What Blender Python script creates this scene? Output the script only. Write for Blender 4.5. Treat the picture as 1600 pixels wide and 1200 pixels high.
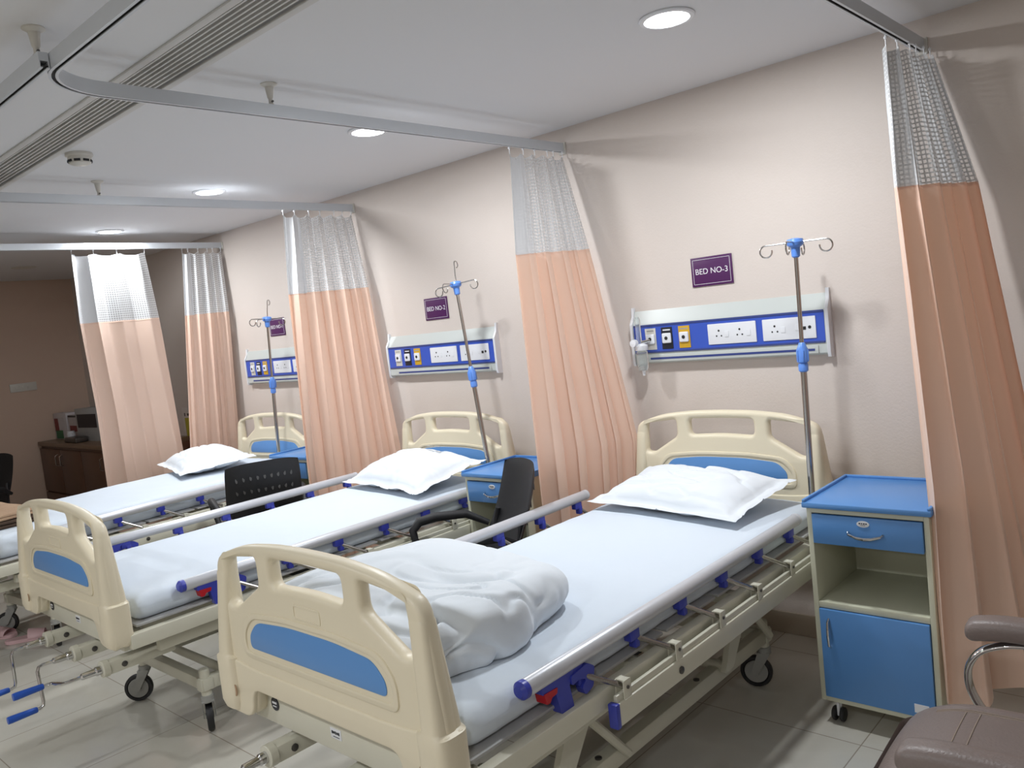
import bpy, bmesh, math, random
import numpy as np
from mathutils import Vector, Matrix, noise
random.seed(7)
PI = math.pi
for o in list(bpy.data.objects): bpy.data.objects.remove(o)
SC = bpy.context.scene
COL = SC.collection

# ------------------------------------------------------------------ camera
FPX = 1271.6
cam_d = bpy.data.cameras.new('camera'); cam = bpy.data.objects.new('camera', cam_d); COL.objects.link(cam)
cam_d.sensor_width = 36.0; cam_d.lens = FPX / 1600 * 36.0; cam_d.clip_start = 0.02
RX = Vector((0.73756401, 0.66629575, -0.10976928))
RY = Vector((-0.02653108, -0.13383603, -0.99064828))
RZ = Vector((-0.67475583, 0.73357882, -0.08103509))
M = Matrix((( RX.x, -RY.x, -RZ.x, 0.0), (RX.y, -RY.y, -RZ.y, 0.0), (RX.z, -RY.z, -RZ.z, 1.565), (0, 0, 0, 1)))
cam.matrix_world = M
SC.camera = cam
# ------------------------------------------------------------------ world, exposure
w = bpy.data.worlds.new('world'); SC.world = w; w.use_nodes = True
w.node_tree.nodes['Background'].inputs[0].default_value = (0.6, 0.7, 0.8, 1)
w.node_tree.nodes['Background'].inputs[1].default_value = 0.05
SC.view_settings.view_transform = 'Standard'; SC.view_settings.look = 'None'
SC.view_settings.gamma = 1.0; SC.view_settings.use_curve_mapping = False
SC.view_settings.exposure = 0.0
CEIL = 2.50; WALL = 3.42; LEFT = -9.42; RIGHT = 2.3; FRONT = -3.4
LIGHT_W = 20.0; REAR_FILL_W = 15.0
LIGHT_XY = [(-1.42, 2.50), (-3.02, 2.49), (-4.54, 2.49), (-6.07, 2.52)]
REAR_FILL_XY = [(0.3, -0.7), (-1.7, -0.7), (-3.7, -0.7), (-0.7, -2.5), (-2.7, -2.5)]     # unseen downlights behind the camera, rearmost row added as even fill light

# ------------------------------------------------------------------ materials
def mat(name, col, rough=0.5, metal=0.0, var=0.0, vscale=6.0, bump=0.0, bscale=60.0, spec=0.5, coat=0.0, sheen=0.0, trans=0.0, alpha=1.0):
    m = bpy.data.materials.new(name); m.use_nodes = True
    nt = m.node_tree; b = nt.nodes['Principled BSDF']
    b.inputs['Base Color'].default_value = (*col, 1); b.inputs['Roughness'].default_value = rough
    b.inputs['Metallic'].default_value = metal; b.inputs['Specular IOR Level'].default_value = spec
    b.inputs['Coat Weight'].default_value = coat; b.inputs['Sheen Weight'].default_value = sheen
    b.inputs['Transmission Weight'].default_value = trans; b.inputs['Alpha'].default_value = alpha
    tc = nt.nodes.new('ShaderNodeTexCoord')
    if var:
        n = nt.nodes.new('ShaderNodeTexNoise'); n.inputs['Scale'].default_value = vscale; n.inputs['Detail'].default_value = 4
        mx = nt.nodes.new('ShaderNodeMix'); mx.data_type = 'RGBA'
        mx.inputs[6].default_value = (*[c * (1 - var) for c in col], 1); mx.inputs[7].default_value = (*[min(1, c * (1 + var)) for c in col], 1)
        nt.links.new(tc.outputs['Object'], n.inputs['Vector']); nt.links.new(n.outputs['Fac'], mx.inputs[0]); nt.links.new(mx.outputs[2], b.inputs['Base Color'])
    if bump:
        n2 = nt.nodes.new('ShaderNodeTexNoise'); n2.inputs['Scale'].default_value = bscale; n2.inputs['Detail'].default_value = 3
        bp = nt.nodes.new('ShaderNodeBump'); bp.inputs['Strength'].default_value = bump; bp.inputs['Distance'].default_value = 0.01
        nt.links.new(tc.outputs['Object'], n2.inputs['Vector']); nt.links.new(n2.outputs['Fac'], bp.inputs['Height']); nt.links.new(bp.outputs[0], b.inputs['Normal'])
    return m
def emis(name, col, s):
    m = bpy.data.materials.new(name); m.use_nodes = True; nt = m.node_tree
    b = nt.nodes['Principled BSDF']; b.inputs['Base Color'].default_value = (0.8, 0.8, 0.8, 1)
    b.inputs['Emission Color'].default_value = (*col, 1); b.inputs['Emission Strength'].default_value = s
    return m
MT = dict(
    wall=mat('peach_wall_paint', (0.675, 0.60, 0.55), 0.55, var=0.02, vscale=1.2, bump=0.08, bscale=120, spec=0.3),
    brownwall=mat('brown_beige_wall', (0.60, 0.45, 0.36), 0.55, var=0.02, vscale=1.2, bump=0.08, bscale=120, spec=0.3),  # browner than the other walls, used on the left wall only
    ceiling=mat('white_ceiling_paint', (0.74, 0.74, 0.755), 0.8, var=0.02, vscale=0.8),
    base=mat('baseboard_tile', (0.45, 0.38, 0.30), 0.3, var=0.08, vscale=5),
    cream=mat('cream_moulded_plastic', (0.78, 0.70, 0.53), 0.38, var=0.02, vscale=4, bump=0.03, bscale=200),
    frame=mat('ivory_powder_coat', (0.66, 0.64, 0.53), 0.35, var=0.04, vscale=8),
    platform=mat('grey_platform_sheet', (0.42, 0.42, 0.42), 0.5, var=0.05, vscale=8),
    bpanel=mat('blue_laminate_inlay', (0.115, 0.29, 0.62), 0.35, var=0.02, vscale=5),
    lblue=mat('blue_locker_paint', (0.10, 0.27, 0.60), 0.30, var=0.03, vscale=4),
    ivory=mat('ivory_locker_paint', (0.60, 0.60, 0.47), 0.35, var=0.03, vscale=6),
    deepblue=mat('deep_blue_plastic', (0.045, 0.06, 0.42), 0.35, var=0.05),
    crankblue=mat('blue_crank_plastic', (0.02, 0.10, 0.52), 0.35, var=0.05),
    ivblue=mat('bright_blue_plastic', (0.12, 0.28, 0.75), 0.3, var=0.05),
    red=mat('red_plastic', (0.50, 0.01, 0.02), 0.35, var=0.05),
    alu=mat('brushed_aluminium', (0.62, 0.63, 0.67), 0.36, 0.25, var=0.05, vscale=20),
    steel=mat('stainless_steel', (0.46, 0.44, 0.42), 0.22, 1.0, var=0.05),
    chrome=mat('chrome', (0.62, 0.62, 0.62), 0.10, 1.0, var=0.03),
    darksteel=mat('dark_steel', (0.12, 0.115, 0.11), 0.4, 0.8, var=0.1),
    rubber=mat('black_rubber', (0.018, 0.018, 0.02), 0.5, var=0.1),
    hubgrey=mat('grey_plastic_hub', (0.35, 0.35, 0.33), 0.45, var=0.05),
    sheet=mat('white_cotton_sheet', (0.665, 0.735, 0.82), 0.85, var=0.015, vscale=3, bump=0.12, bscale=14, sheen=0.2, spec=0.2),
    pillow=mat('white_pillow_cotton', (0.76, 0.80, 0.85), 0.85, var=0.015, vscale=3, bump=0.10, bscale=18, sheen=0.2, spec=0.2),
    blanket=mat('white_crumpled_cotton', (0.75, 0.80, 0.855), 0.85, var=0.015, vscale=4, bump=0.10, bscale=25, sheen=0.2, spec=0.2),
    track=mat('white_track_aluminium', (0.62, 0.65, 0.69), 0.35, 0.15, var=0.03),
    black=mat('black_void', (0.012, 0.012, 0.012), 0.6, var=0.1),
    grille=mat('white_grille_paint', (0.60, 0.59, 0.57), 0.5, var=0.03),
    white=mat('white_plastic', (0.78, 0.79, 0.82), 0.3, var=0.02),
    offwhite=mat('off_white_plastic', (0.62, 0.60, 0.55), 0.4, var=0.03),
    lens=mat('frosted_cyan_lens', (0.53, 0.56, 0.54), 0.35, var=0.02),
    pblue=mat('royal_blue_fascia', (0.045, 0.10, 0.50), 0.35, var=0.03),
    navy=mat('navy_trim', (0.04, 0.06, 0.22), 0.4, var=0.05),
    yellow=mat('yellow_label', (0.62, 0.36, 0.02), 0.5, var=0.05),
    nearblack=mat('black_label', (0.012, 0.013, 0.022), 0.4, var=0.1),
    purple=mat('purple_sign_board', (0.075, 0.012, 0.09), 0.45, var=0.05),
    signwhite=mat('white_sign_print', (0.80, 0.78, 0.82), 0.5, var=0.02),
    chairblack=mat('black_chair_plastic', (0.010, 0.010, 0.012), 0.6, var=0.1, bump=0.05, bscale=150),
    leather=mat('mauve_brown_leather', (0.215, 0.172, 0.158), 0.40, var=0.06, vscale=12, bump=0.12, bscale=160),
    stitch=mat('tan_stitching', (0.33, 0.26, 0.21), 0.7, var=0.05),
    wood=mat('dark_walnut_laminate', (0.13, 0.062, 0.037), 0.4, var=0.15, vscale=9),
    counter=mat('brown_worktop', (0.22, 0.14, 0.09), 0.35, var=0.12, vscale=12),
    doorwood=mat('tan_door_wood', (0.45, 0.25, 0.12), 0.4, var=0.15, vscale=6),
    tan=mat('tan_wool_blanket', (0.42, 0.28, 0.18), 0.9, var=0.08, vscale=20, bump=0.2, bscale=90),
    darkbrown=mat('dark_brown_wool', (0.06, 0.035, 0.022), 0.9, var=0.1, vscale=20),
    pink=mat('pale_pink_rubber', (0.75, 0.50, 0.52), 0.5, var=0.04),
    sheer=mat('white_sheer_hem', (0.84, 0.85, 0.87), 0.7, alpha=0.66, var=0.02),
    glass=mat('clear_polycarbonate', (0.9, 0.95, 0.95), 0.06, trans=0.85, var=0.01),
    card=mat('white_carton', (0.62, 0.58, 0.60), 0.6, var=0.08, vscale=15),
    cardgreen=mat('green_carton_print', (0.05, 0.18, 0.08), 0.6, var=0.1),
    cardred=mat('maroon_carton_print', (0.25, 0.05, 0.05), 0.6, var=0.1),
    posteryellow=mat('yellow_poster_print', (0.52, 0.46, 0.05), 0.6, var=0.1, vscale=30),
    poster=mat('poster_paper', (0.72, 0.66, 0.62), 0.6, var=0.03),
    lampglow=emis('downlight_diffuser', (0.92, 0.96, 1.0), 14.0),
)
# floor: polished vitrified tiles with thin joints
def floor_mat():
    m = bpy.data.materials.new('polished_beige_tiles'); m.use_nodes = True; nt = m.node_tree; N = nt.nodes; L = nt.links
    b = N['Principled BSDF']; tc = N.new('ShaderNodeTexCoord'); mp = N.new('ShaderNodeMapping')
    mp.inputs['Location'].default_value = (1.02, -2.645, 0)
    L.new(tc.outputs['Object'], mp.inputs['Vector'])
    br = N.new('ShaderNodeTexBrick'); br.offset = 0.0; br.squash = 1.0
    br.inputs['Scale'].default_value = 1.0; br.inputs['Brick Width'].default_value = 0.6; br.inputs['Row Height'].default_value = 0.6
    br.inputs['Mortar Size'].default_value = 0.0022; br.inputs['Mortar Smooth'].default_value = 0.1; br.inputs['Bias'].default_value = 0
    br.inputs['Color1'].default_value = (0.60, 0.58, 0.52, 1); br.inputs['Color2'].default_value = (0.57, 0.55, 0.49, 1); br.inputs['Mortar'].default_value = (0.34, 0.30, 0.25, 1)
    L.new(mp.outputs[0], br.inputs['Vector'])
    n = N.new('ShaderNodeTexNoise'); n.inputs['Scale'].default_value = 1.7; n.inputs['Detail'].default_value = 8; n.inputs['Distortion'].default_value = 1.2
    L.new(tc.outputs['Object'], n.inputs['Vector'])
    mx = N.new('ShaderNodeMix'); mx.data_type = 'RGBA'; mx.blend_type = 'MULTIPLY'; mx.inputs[0].default_value = 0.35
    cr = N.new('ShaderNodeValToRGB'); cr.color_ramp.elements[0].color = (0.72, 0.66, 0.58, 1); cr.color_ramp.elements[0].position = 0.35; cr.color_ramp.elements[1].color = (1, 1, 1, 1); cr.color_ramp.elements[1].position = 0.6
    L.new(n.outputs['Fac'], cr.inputs[0]); L.new(br.outputs['Color'], mx.inputs[6]); L.new(cr.outputs[0], mx.inputs[7]); L.new(mx.outputs[2], b.inputs['Base Color'])
    b.inputs['Roughness'].default_value = 0.16; b.inputs['Specular IOR Level'].default_value = 0.55
    return m
MT['floor'] = floor_mat()
def curtain_mat():
    m = mat('peach_satin_curtain', (0.90, 0.68, 0.56), 0.48, var=0.02, vscale=3, bump=0.06, bscale=40, sheen=0.3, spec=0.4)
    nt = m.node_tree; N = nt.nodes; L = nt.links; b = N['Principled BSDF']
    tr = N.new('ShaderNodeBsdfTranslucent'); tr.inputs[0].default_value = (0.95, 0.56, 0.36, 1)
    ms = N.new('ShaderNodeMixShader'); ms.inputs[0].default_value = 0.25; out = N['Material Output']
    L.new(b.outputs[0], ms.inputs[1]); L.new(tr.outputs[0], ms.inputs[2]); L.new(ms.outputs[0], out.inputs[0])
    return m
def net_mat():
    m = bpy.data.materials.new('white_square_netting'); m.use_nodes = True; nt = m.node_tree; N = nt.nodes; L = nt.links
    b = N['Principled BSDF']; b.inputs['Base Color'].default_value = (0.66, 0.665, 0.675, 1); b.inputs['Roughness'].default_value = 0.6
    uv = N.new('ShaderNodeUVMap'); uv.uv_map = 'UVMap'; sep = N.new('ShaderNodeSeparateXYZ'); L.new(uv.outputs[0], sep.inputs[0])
    outs = []
    for i, k in ((0, 1.0), (1, 1.0)):
        mu = N.new('ShaderNodeMath'); mu.operation = 'MULTIPLY'; mu.inputs[1].default_value = 1 / 0.0165; L.new(sep.outputs[i], mu.inputs[0])
        fr = N.new('ShaderNodeMath'); fr.operation = 'FRACT'; L.new(mu.outputs[0], fr.inputs[0])
        lt = N.new('ShaderNodeMath'); lt.operation = 'LESS_THAN'; lt.inputs[1].default_value = 0.36; L.new(fr.outputs[0], lt.inputs[0]); outs.append(lt)
    mx = N.new('ShaderNodeMath'); mx.operation = 'MAXIMUM'; L.new(outs[0].outputs[0], mx.inputs[0]); L.new(outs[1].outputs[0], mx.inputs[1])
    # a thin web spans the holes, denser threads between them
    mr = N.new('ShaderNodeMapRange'); mr.inputs['To Min'].default_value = 0.42; mr.inputs['To Max'].default_value = 0.95; L.new(mx.outputs[0], mr.inputs[0])
    L.new(mr.outputs[0], b.inputs['Alpha'])
    return m
MT['curtain'] = curtain_mat(); MT['net'] = net_mat()

# ------------------------------------------------------------------ mesh helpers
class MB:
    def __init__(s): s.bm = bmesh.new(); s.sm = set()
    def _add(s, verts, faces, mtx=None, smooth=True):
        vs = [s.bm.verts.new((mtx @ Vector(v)) if mtx else v) for v in verts]
        fs = []
        for f in faces:
            try: fc = s.bm.faces.new([vs[i] for i in f]); fc.smooth = smooth; fs.append(fc)
            except ValueError: pass
        return vs, fs
    def box(s, c, d, bev=0.0, mtx=None, seg=2):
        x, y, z = d[0] / 2, d[1] / 2, d[2] / 2
        V = [(c[0] + i * x, c[1] + j * y, c[2] + k * z) for i in (-1, 1) for j in (-1, 1) for k in (-1, 1)]
        F = [(0, 1, 3, 2), (4, 6, 7, 5), (0, 4, 5, 1), (2, 3, 7, 6), (0, 2, 6, 4), (1, 5, 7, 3)]
        vs, fs = s._add(V, F, mtx)
        if bev > 0:
            es = list({e for f in fs for e in f.edges})
            bmesh.ops.bevel(s.bm, geom=es, offset=min(bev, min(d) * 0.45), segments=seg, affect='EDGES', profile=0.5)
        return s
    def tube(s, pts, r, seg=12, cap=True, closed=False):
        P = [Vector(p) for p in pts]; n = len(P)
        rr = r if isinstance(r, (list, tuple)) else [r] * n
        T = []
        for i in range(n):
            a = P[i - 1] if (i > 0 or closed) else P[i]; b = P[(i + 1) % n] if (i < n - 1 or closed) else P[i]
            T.append((b - a).normalized())
        u = T[0].orthogonal().normalized(); rings = []
        for i in range(n):
            u = (u - T[i] * u.dot(T[i])).normalized(); v = T[i].cross(u)
            rings.append([s.bm.verts.new(P[i] + (u * math.cos(2 * PI * k / seg) + v * math.sin(2 * PI * k / seg)) * rr[i]) for k in range(seg)])
        for i in range(n if closed else n - 1):
            A = rings[i]; B = rings[(i + 1) % n]
            for k in range(seg):
                f = s.bm.faces.new((A[k], A[(k + 1) % seg], B[(k + 1) % seg], B[k])); f.smooth = True
        if cap and not closed:
            for R_ in (rings[0][::-1], rings[-1]):
                try: s.bm.faces.new(R_)
                except ValueError: pass
        return s
    def lathe(s, prof, origin=(0, 0, 0), axis='Z', seg=24, mtx=None):
        rings = []
        for (r, z) in prof:
            ring = []
            for k in range(seg):
                a = 2 * PI * k / seg; p = (r * math.cos(a), r * math.sin(a), z)
                if axis == 'X': p = (p[2], p[0], p[1])
                elif axis == 'Y': p = (p[0], p[2], p[1])
                p = Vector(p) + Vector(origin)
                if mtx: p = mtx @ p
                ring.append(s.bm.verts.new(p))
            rings.append(ring)
        for i in range(len(rings) - 1):
            for k in range(seg):
                f = s.bm.faces.new((rings[i][k], rings[i][(k + 1) % seg], rings[i + 1][(k + 1) % seg], rings[i + 1][k])); f.smooth = True
        for R_ in (rings[0][::-1], rings[-1]):
            try: s.bm.faces.new(R_)
            except ValueError: pass
        return s
    def prism(s, poly, a, b, plane='XZ', bev=0.0):
        # poly in plane, extruded from a to b along the remaining axis
        def P(p, t): return {'XZ': (p[0], t, p[1]), 'XY': (p[0], p[1], t), 'YZ': (t, p[0], p[1])}[plane]
        n = len(poly); V = [P(p, a) for p in poly] + [P(p, b) for p in poly]
        F = [tuple(range(n)), tuple(range(2 * n - 1, n - 1, -1))] + [(i, i + n, (i + 1) % n + n, (i + 1) % n) for i in range(n)]
        vs, fs = s._add(V, F)
        if bev:
            es = list({e for f in fs[:2] for e in f.edges})
            bmesh.ops.bevel(s.bm, geom=es, offset=bev, segments=2, affect='EDGES')
        return s
    def grid(s, fn, nu, nv, closeu=False, uvfn=None):
        V = [[s.bm.verts.new(fn(i / nu, j / nv)) for j in range(nv + 1)] for i in range(nu + (0 if closeu else 1))]
        uvl = s.bm.loops.layers.uv.get('UVMap') or (s.bm.loops.layers.uv.new('UVMap') if uvfn else None)
        for i in range(nu):
            i2 = (i + 1) % len(V)
            for j in range(nv):
                f = s.bm.faces.new((V[i][j], V[i2][j], V[i2][j + 1], V[i][j + 1])); f.smooth = True
                if uvfn:
                    for lp, (a, b) in zip(f.loops, ((i, j), (i + 1, j), (i + 1, j + 1), (i, j + 1))): lp[uvl].uv = uvfn(a, b)
        return s
    def rbox(s, c, d, r, n=(8, 8, 4), disp=None):
        # rounded box with a regular grid, optional displacement fn(p, normal)->p
        hx, hy, hz = d[0] / 2, d[1] / 2, d[2] / 2
        key = {}
        def vert(x, y, z):
            k = (round(x, 5), round(y, 5), round(z, 5))
            if k in key: return key[k]
            p = Vector((x * hx, y * hy, z * hz))
            q = Vector((max(-hx + r, min(hx - r, p.x)), max(-hy + r, min(hy - r, p.y)), max(-hz + r, min(hz - r, p.z))))
            dd = p - q
            nn = dd.normalized() if dd.length > 1e-9 else Vector((0, 0, 1))
            p2 = q + nn * r + Vector(c)
            if disp: p2 = disp(p2, nn)
            key[k] = s.bm.verts.new(p2); return key[k]
        def lin(n_, half):
            e = r / half / 2
            inner = [-1 + 2 * e * 2 * 0 for _ in ()]
            a = [-1, -1 + r / half * 0.3, -1 + r / half * 0.65]
            mid = [-1 + r / half + (2 - 2 * r / half) * i / n_ for i in range(n_ + 1)]
            return a + mid + [-v for v in a[::-1]]
        X, Y, Z = lin(n[0], hx), lin(n[1], hy), lin(n[2], hz)
        def face(a):
            try: f = s.bm.faces.new(a); f.smooth = True
            except ValueError: pass
        for i in range(len(X) - 1):
            for j in range(len(Y) - 1):
                for z in (-1, 1):
                    q = [vert(X[i], Y[j], z), vert(X[i + 1], Y[j], z), vert(X[i + 1], Y[j + 1], z), vert(X[i], Y[j + 1], z)]
                    face(q if z > 0 else q[::-1])
            for k in range(len(Z) - 1):
                for y in (-1, 1):
                    q = [vert(X[i], y, Z[k]), vert(X[i + 1], y, Z[k]), vert(X[i + 1], y, Z[k + 1]), vert(X[i], y, Z[k + 1])]
                    face(q if y < 0 else q[::-1])
        for j in range(len(Y) - 1):
            for k in range(len(Z) - 1):
                for x in (-1, 1):
                    q = [vert(x, Y[j], Z[k]), vert(x, Y[j + 1], Z[k]), vert(x, Y[j + 1], Z[k + 1]), vert(x, Y[j], Z[k + 1])]
                    face(q if x > 0 else q[::-1])
        return s
    def build(s, name, m, parent=None, auto=35, loc=None):
        bmesh.ops.recalc_face_normals(s.bm, faces=s.bm.faces) if auto is not None else None
        me = bpy.data.meshes.new(name); s.bm.to_mesh(me); s.bm.free(); me.materials.append(m)
        if auto is not None:
            for p in me.polygons: p.use_smooth = True
            me.set_sharp_from_angle(angle=math.radians(auto))
        o = bpy.data.objects.new(name, me); COL.objects.link(o)
        if parent: o.parent = parent
        if loc: o.location = loc
        return o
def empty(name, loc=(0, 0, 0), rz=0.0):
    o = bpy.data.objects.new(name, None); COL.objects.link(o); o.location = loc; o.rotation_euler = (0, 0, rz); o.empty_display_size = 0.05
    return o
def tag(o, label=None, cat=None, group=None, kind=None):
    if label: o['label'] = label
    if cat: o['category'] = cat
    if group: o['group'] = group
    if kind: o['kind'] = kind
    return o
def copy_tree(o, parent=None):
    c = o.copy(); COL.objects.link(c); c.parent = parent
    for ch in list(o.children): copy_tree(ch, c)
    return c
def text_mesh(name, s, size, m, parent, mtx, ext=0.0008, bold=0.0):
    cu = bpy.data.curves.new(name, 'FONT'); cu.body = s; cu.size = size; cu.align_x = 'CENTER'; cu.align_y = 'CENTER'; cu.extrude = ext; cu.offset = bold
    t = bpy.data.objects.new(name + '_c', cu); COL.objects.link(t)
    dg = bpy.context.evaluated_depsgraph_get(); me = bpy.data.meshes.new_from_object(t.evaluated_get(dg))
    bpy.data.objects.remove(t); me.transform(mtx); me.materials.clear(); me.materials.append(m); me.name = name
    o = bpy.data.objects.new(name, me); COL.objects.link(o); o.parent = parent
    return o
def round_poly(pts, rad, n=5):
    out = []; N = len(pts)
    for i in range(N):
        p = Vector(pts[i]); a = (Vector(pts[i - 1]) - p); b = (Vector(pts[(i + 1) % N]) - p)
        r = rad[i] if isinstance(rad, (list, tuple)) else rad
        r = min(r, a.length * 0.48, b.length * 0.48)
        A = p + a.normalized() * r; B = p + b.normalized() * r
        for k in range(n + 1):
            t = k / n; out.append(tuple((A * (1 - t) ** 2 + p * 2 * t * (1 - t) + B * t * t)))
    return out
def plate(name, outer, holes, thick, bev, m, parent, mtx, segs=3):
    # a flat slab with holes and rounded rims, made from a filled 2D curve
    cu = bpy.data.curves.new(name, 'CURVE'); cu.dimensions = '2D'; cu.fill_mode = 'BOTH'; cu.extrude = thick / 2 - bev; cu.bevel_depth = bev; cu.bevel_resolution = segs; cu.offset = -bev
    for poly in [outer] + holes:
        sp = cu.splines.new('POLY'); sp.points.add(len(poly) - 1); sp.use_cyclic_u = True
        for p, q in zip(sp.points, poly): p.co = (q[0], q[1], 0, 1)
    t = bpy.data.objects.new(name + '_c', cu); COL.objects.link(t)
    dg = bpy.context.evaluated_depsgraph_get(); me = bpy.data.meshes.new_from_object(t.evaluated_get(dg))
    bpy.data.objects.remove(t); me.transform(mtx); me.materials.clear(); me.materials.append(m); me.name = name
    bm = bmesh.new(); bm.from_mesh(me); bmesh.ops.remove_doubles(bm, verts=bm.verts, dist=0.0002); bm.to_mesh(me); bm.free()
    for p in me.polygons: p.use_smooth = True
    me.set_sharp_from_angle(angle=math.radians(40))
    o = bpy.data.objects.new(name, me); COL.objects.link(o); o.parent = parent
    return o
XZ = Matrix(((1, 0, 0, 0), (0, 0, 1, 0), (0, 1, 0, 0), (0, 0, 0, 1)))   # plane xy -> world xz, thickness along y
def struct(name, mb, m): return tag(mb.build(name, m), kind='structure')

# ------------------------------------------------------------------ room shell
W_, D_ = RIGHT - LEFT, WALL - FRONT
CX, CY = (RIGHT + LEFT) / 2, (WALL + FRONT) / 2
struct('floor', MB().box((CX, CY, -0.05), (W_ + 0.4, D_ + 0.4, 0.10)), MT['floor'])
# ceiling is built around the slot of the air grille
GY0, GY1, GX0, GX1 = 1.262, 1.418, -9.0, 1.6
cl = MB()
cl.box((CX, (GY1 + WALL + 0.2) / 2, CEIL + 0.05), (W_ + 0.4, WALL + 0.2 - GY1, 0.10))
cl.box((CX, (FRONT - 0.2 + GY0) / 2, CEIL + 0.05), (W_ + 0.4, GY0 - FRONT + 0.2, 0.10))
cl.box(((LEFT - 0.2 + GX0) / 2, (GY0 + GY1) / 2, CEIL + 0.05), (GX0 - LEFT + 0.2, GY1 - GY0, 0.10))
cl.box(((RIGHT + 0.2 + GX1) / 2, (GY0 + GY1) / 2, CEIL + 0.05), (RIGHT + 0.2 - GX1, GY1 - GY0, 0.10))
struct('ceiling', cl, MT['ceiling'])
struct('wall_back', MB().box((CX, WALL + 0.05, CEIL / 2), (W_ + 0.4, 0.10, CEIL)), MT['wall'])
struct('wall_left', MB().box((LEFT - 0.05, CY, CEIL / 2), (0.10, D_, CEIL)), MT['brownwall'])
struct('wall_right', MB().box((RIGHT + 0.05, CY, CEIL / 2), (0.10, D_, CEIL)), MT['wall'])
struct('wall_front', MB().box((CX, FRONT - 0.05, CEIL / 2), (W_ + 0.4, 0.10, CEIL)), MT['wall'])
struct('baseboard_back', MB().box((CX, WALL - 0.006, 0.05), (W_, 0.012, 0.10), 0.003), MT['base'])
struct('baseboard_left', MB().box((LEFT + 0.006, CY, 0.05), (0.012, D_, 0.10), 0.003), MT['base'])
d = empty('door_1', (LEFT + 0.012, 1.98, 0)); tag(d, kind='structure')
MB().box((0.02, -0.42, 1.0), (0.05, 0.85, 2.0), 0.004).build('door_panel', MT['doorwood'], d)
f = MB(); f.box((0.02, 0.03, 1.05), (0.06, 0.06, 2.1), 0.004); f.box((0.02, -0.88, 1.05), (0.06, 0.06, 2.1), 0.004); f.box((0.02, -0.42, 2.07), (0.06, 0.98, 0.06), 0.004)
f.build('door_frame', MT['doorwood'], d)
MB().tube([(0.045, -0.78, 1.0), (0.085, -0.78, 1.0), (0.085, -0.68, 1.0)], 0.009).build('door_handle', MT['steel'], d)

# ------------------------------------------------------------------ ceiling fittings
g = empty('linear_air_grille', ((GX0 + GX1) / 2, (GY0 + GY1) / 2, CEIL))
tag(g, 'long white linear slot air grille running along the ceiling', 'air vent')
GL = GX1 - GX0; GW = GY1 - GY0
f = MB()
for sy in (-1, 1): f.box((0, sy * (GW / 2 + 0.008), -0.004), (GL + 0.06, 0.026, 0.008), 0.002)
for sx in (-1, 1): f.box((sx * (GL / 2 + 0.008), 0, -0.004), (0.026, GW, 0.008), 0.002)
f.build('grille_frame', MT['grille'], g)
MB().box((0, 0, 0.09), (GL, GW, 0.01)).build('plenum_box', MT['black'], g)
for i in range(7):
    MB().box((0, -GW / 2 + (i + 1) * GW / 8, 0.012), (GL, 0.0065, 0.026)).build('grille_blade', MT['grille'], g)

def downlight(x, y, label=None, watts=LIGHT_W):
    t = empty('recessed_downlight', (x, y, CEIL)); tag(t, label, 'ceiling light', 'round LED downlights')
    MB().lathe([(0.092, 0.0), (0.094, -0.004), (0.090, -0.008), (0.076, -0.009), (0.074, -0.004)], seg=40).build('trim_ring', MT['white'], t)
    MB().lathe([(0.075, -0.003), (0.074, -0.0065), (0.0, -0.0075)], seg=40).build('diffuser', MT['lampglow'], t)
    ld = bpy.data.lights.new('downlight_lamp', 'AREA'); ld.shape = 'DISK'; ld.size = 0.15; ld.energy = watts; ld.color = (0.94, 0.975, 1.0)
    lo = bpy.data.objects.new('downlight_lamp', ld); COL.objects.link(lo); lo.parent = t; lo.location = (0, 0, -0.012)
    return t
DL = ['round white downlight glowing above bed number 3, largest and nearest', 'round downlight partly hidden behind the curtain rail above bed number 2',
      'round downlight glowing above bed number 1, right of the smoke detector', 'farthest glowing round downlight, above the leftmost curtain']
for (x, y), lb in zip(LIGHT_XY, DL): downlight(x, y, lb)
for (x, y), lb in zip(REAR_FILL_XY, ('right end of the aisle row', 'middle of the aisle row', 'left end of the aisle row', 'right of the added rearmost row', 'left of the added rearmost row')): downlight(x, y, 'unseen round fill downlight behind the viewer, at the %s' % lb, REAR_FILL_W)

sd = empty('smoke_detector', (-3.84, 1.51, CEIL)); tag(sd, 'round white smoke detector on the ceiling beside the air grille', 'smoke detector')
MB().lathe([(0.055, 0), (0.057, -0.012), (0.052, -0.016)], seg=32).build('mounting_base', MT['offwhite'], sd)
MB().lathe([(0.048, -0.016), (0.049, -0.030), (0.044, -0.046), (0.030, -0.052), (0.0, -0.053)], seg=32).build('sensor_head', MT['offwhite'], sd)
for k in range(8):
    a = k * PI / 4 + 0.2
    MB().box((0, 0, 0), (0.004, 0.026, 0.010), mtx=Matrix.Translation((0.0475 * math.cos(a), 0.0475 * math.sin(a), -0.036)) @ Matrix.Rotation(a, 4, 'Z')).build('sensor_slot', MT['black'], sd)
def ceiling_disc(x, y):
    v = empty('ceiling_vent', (x, y, CEIL)); MB().lathe([(0.10, 0), (0.10, -0.006), (0.07, -0.01), (0.0, -0.01)], seg=28).build('vent_plate', MT['offwhite'], v); return v
tag(ceiling_disc(-8.2, 2.6), 'small unlit round ceiling fitting in the dark left end', 'ceiling light')

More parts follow.
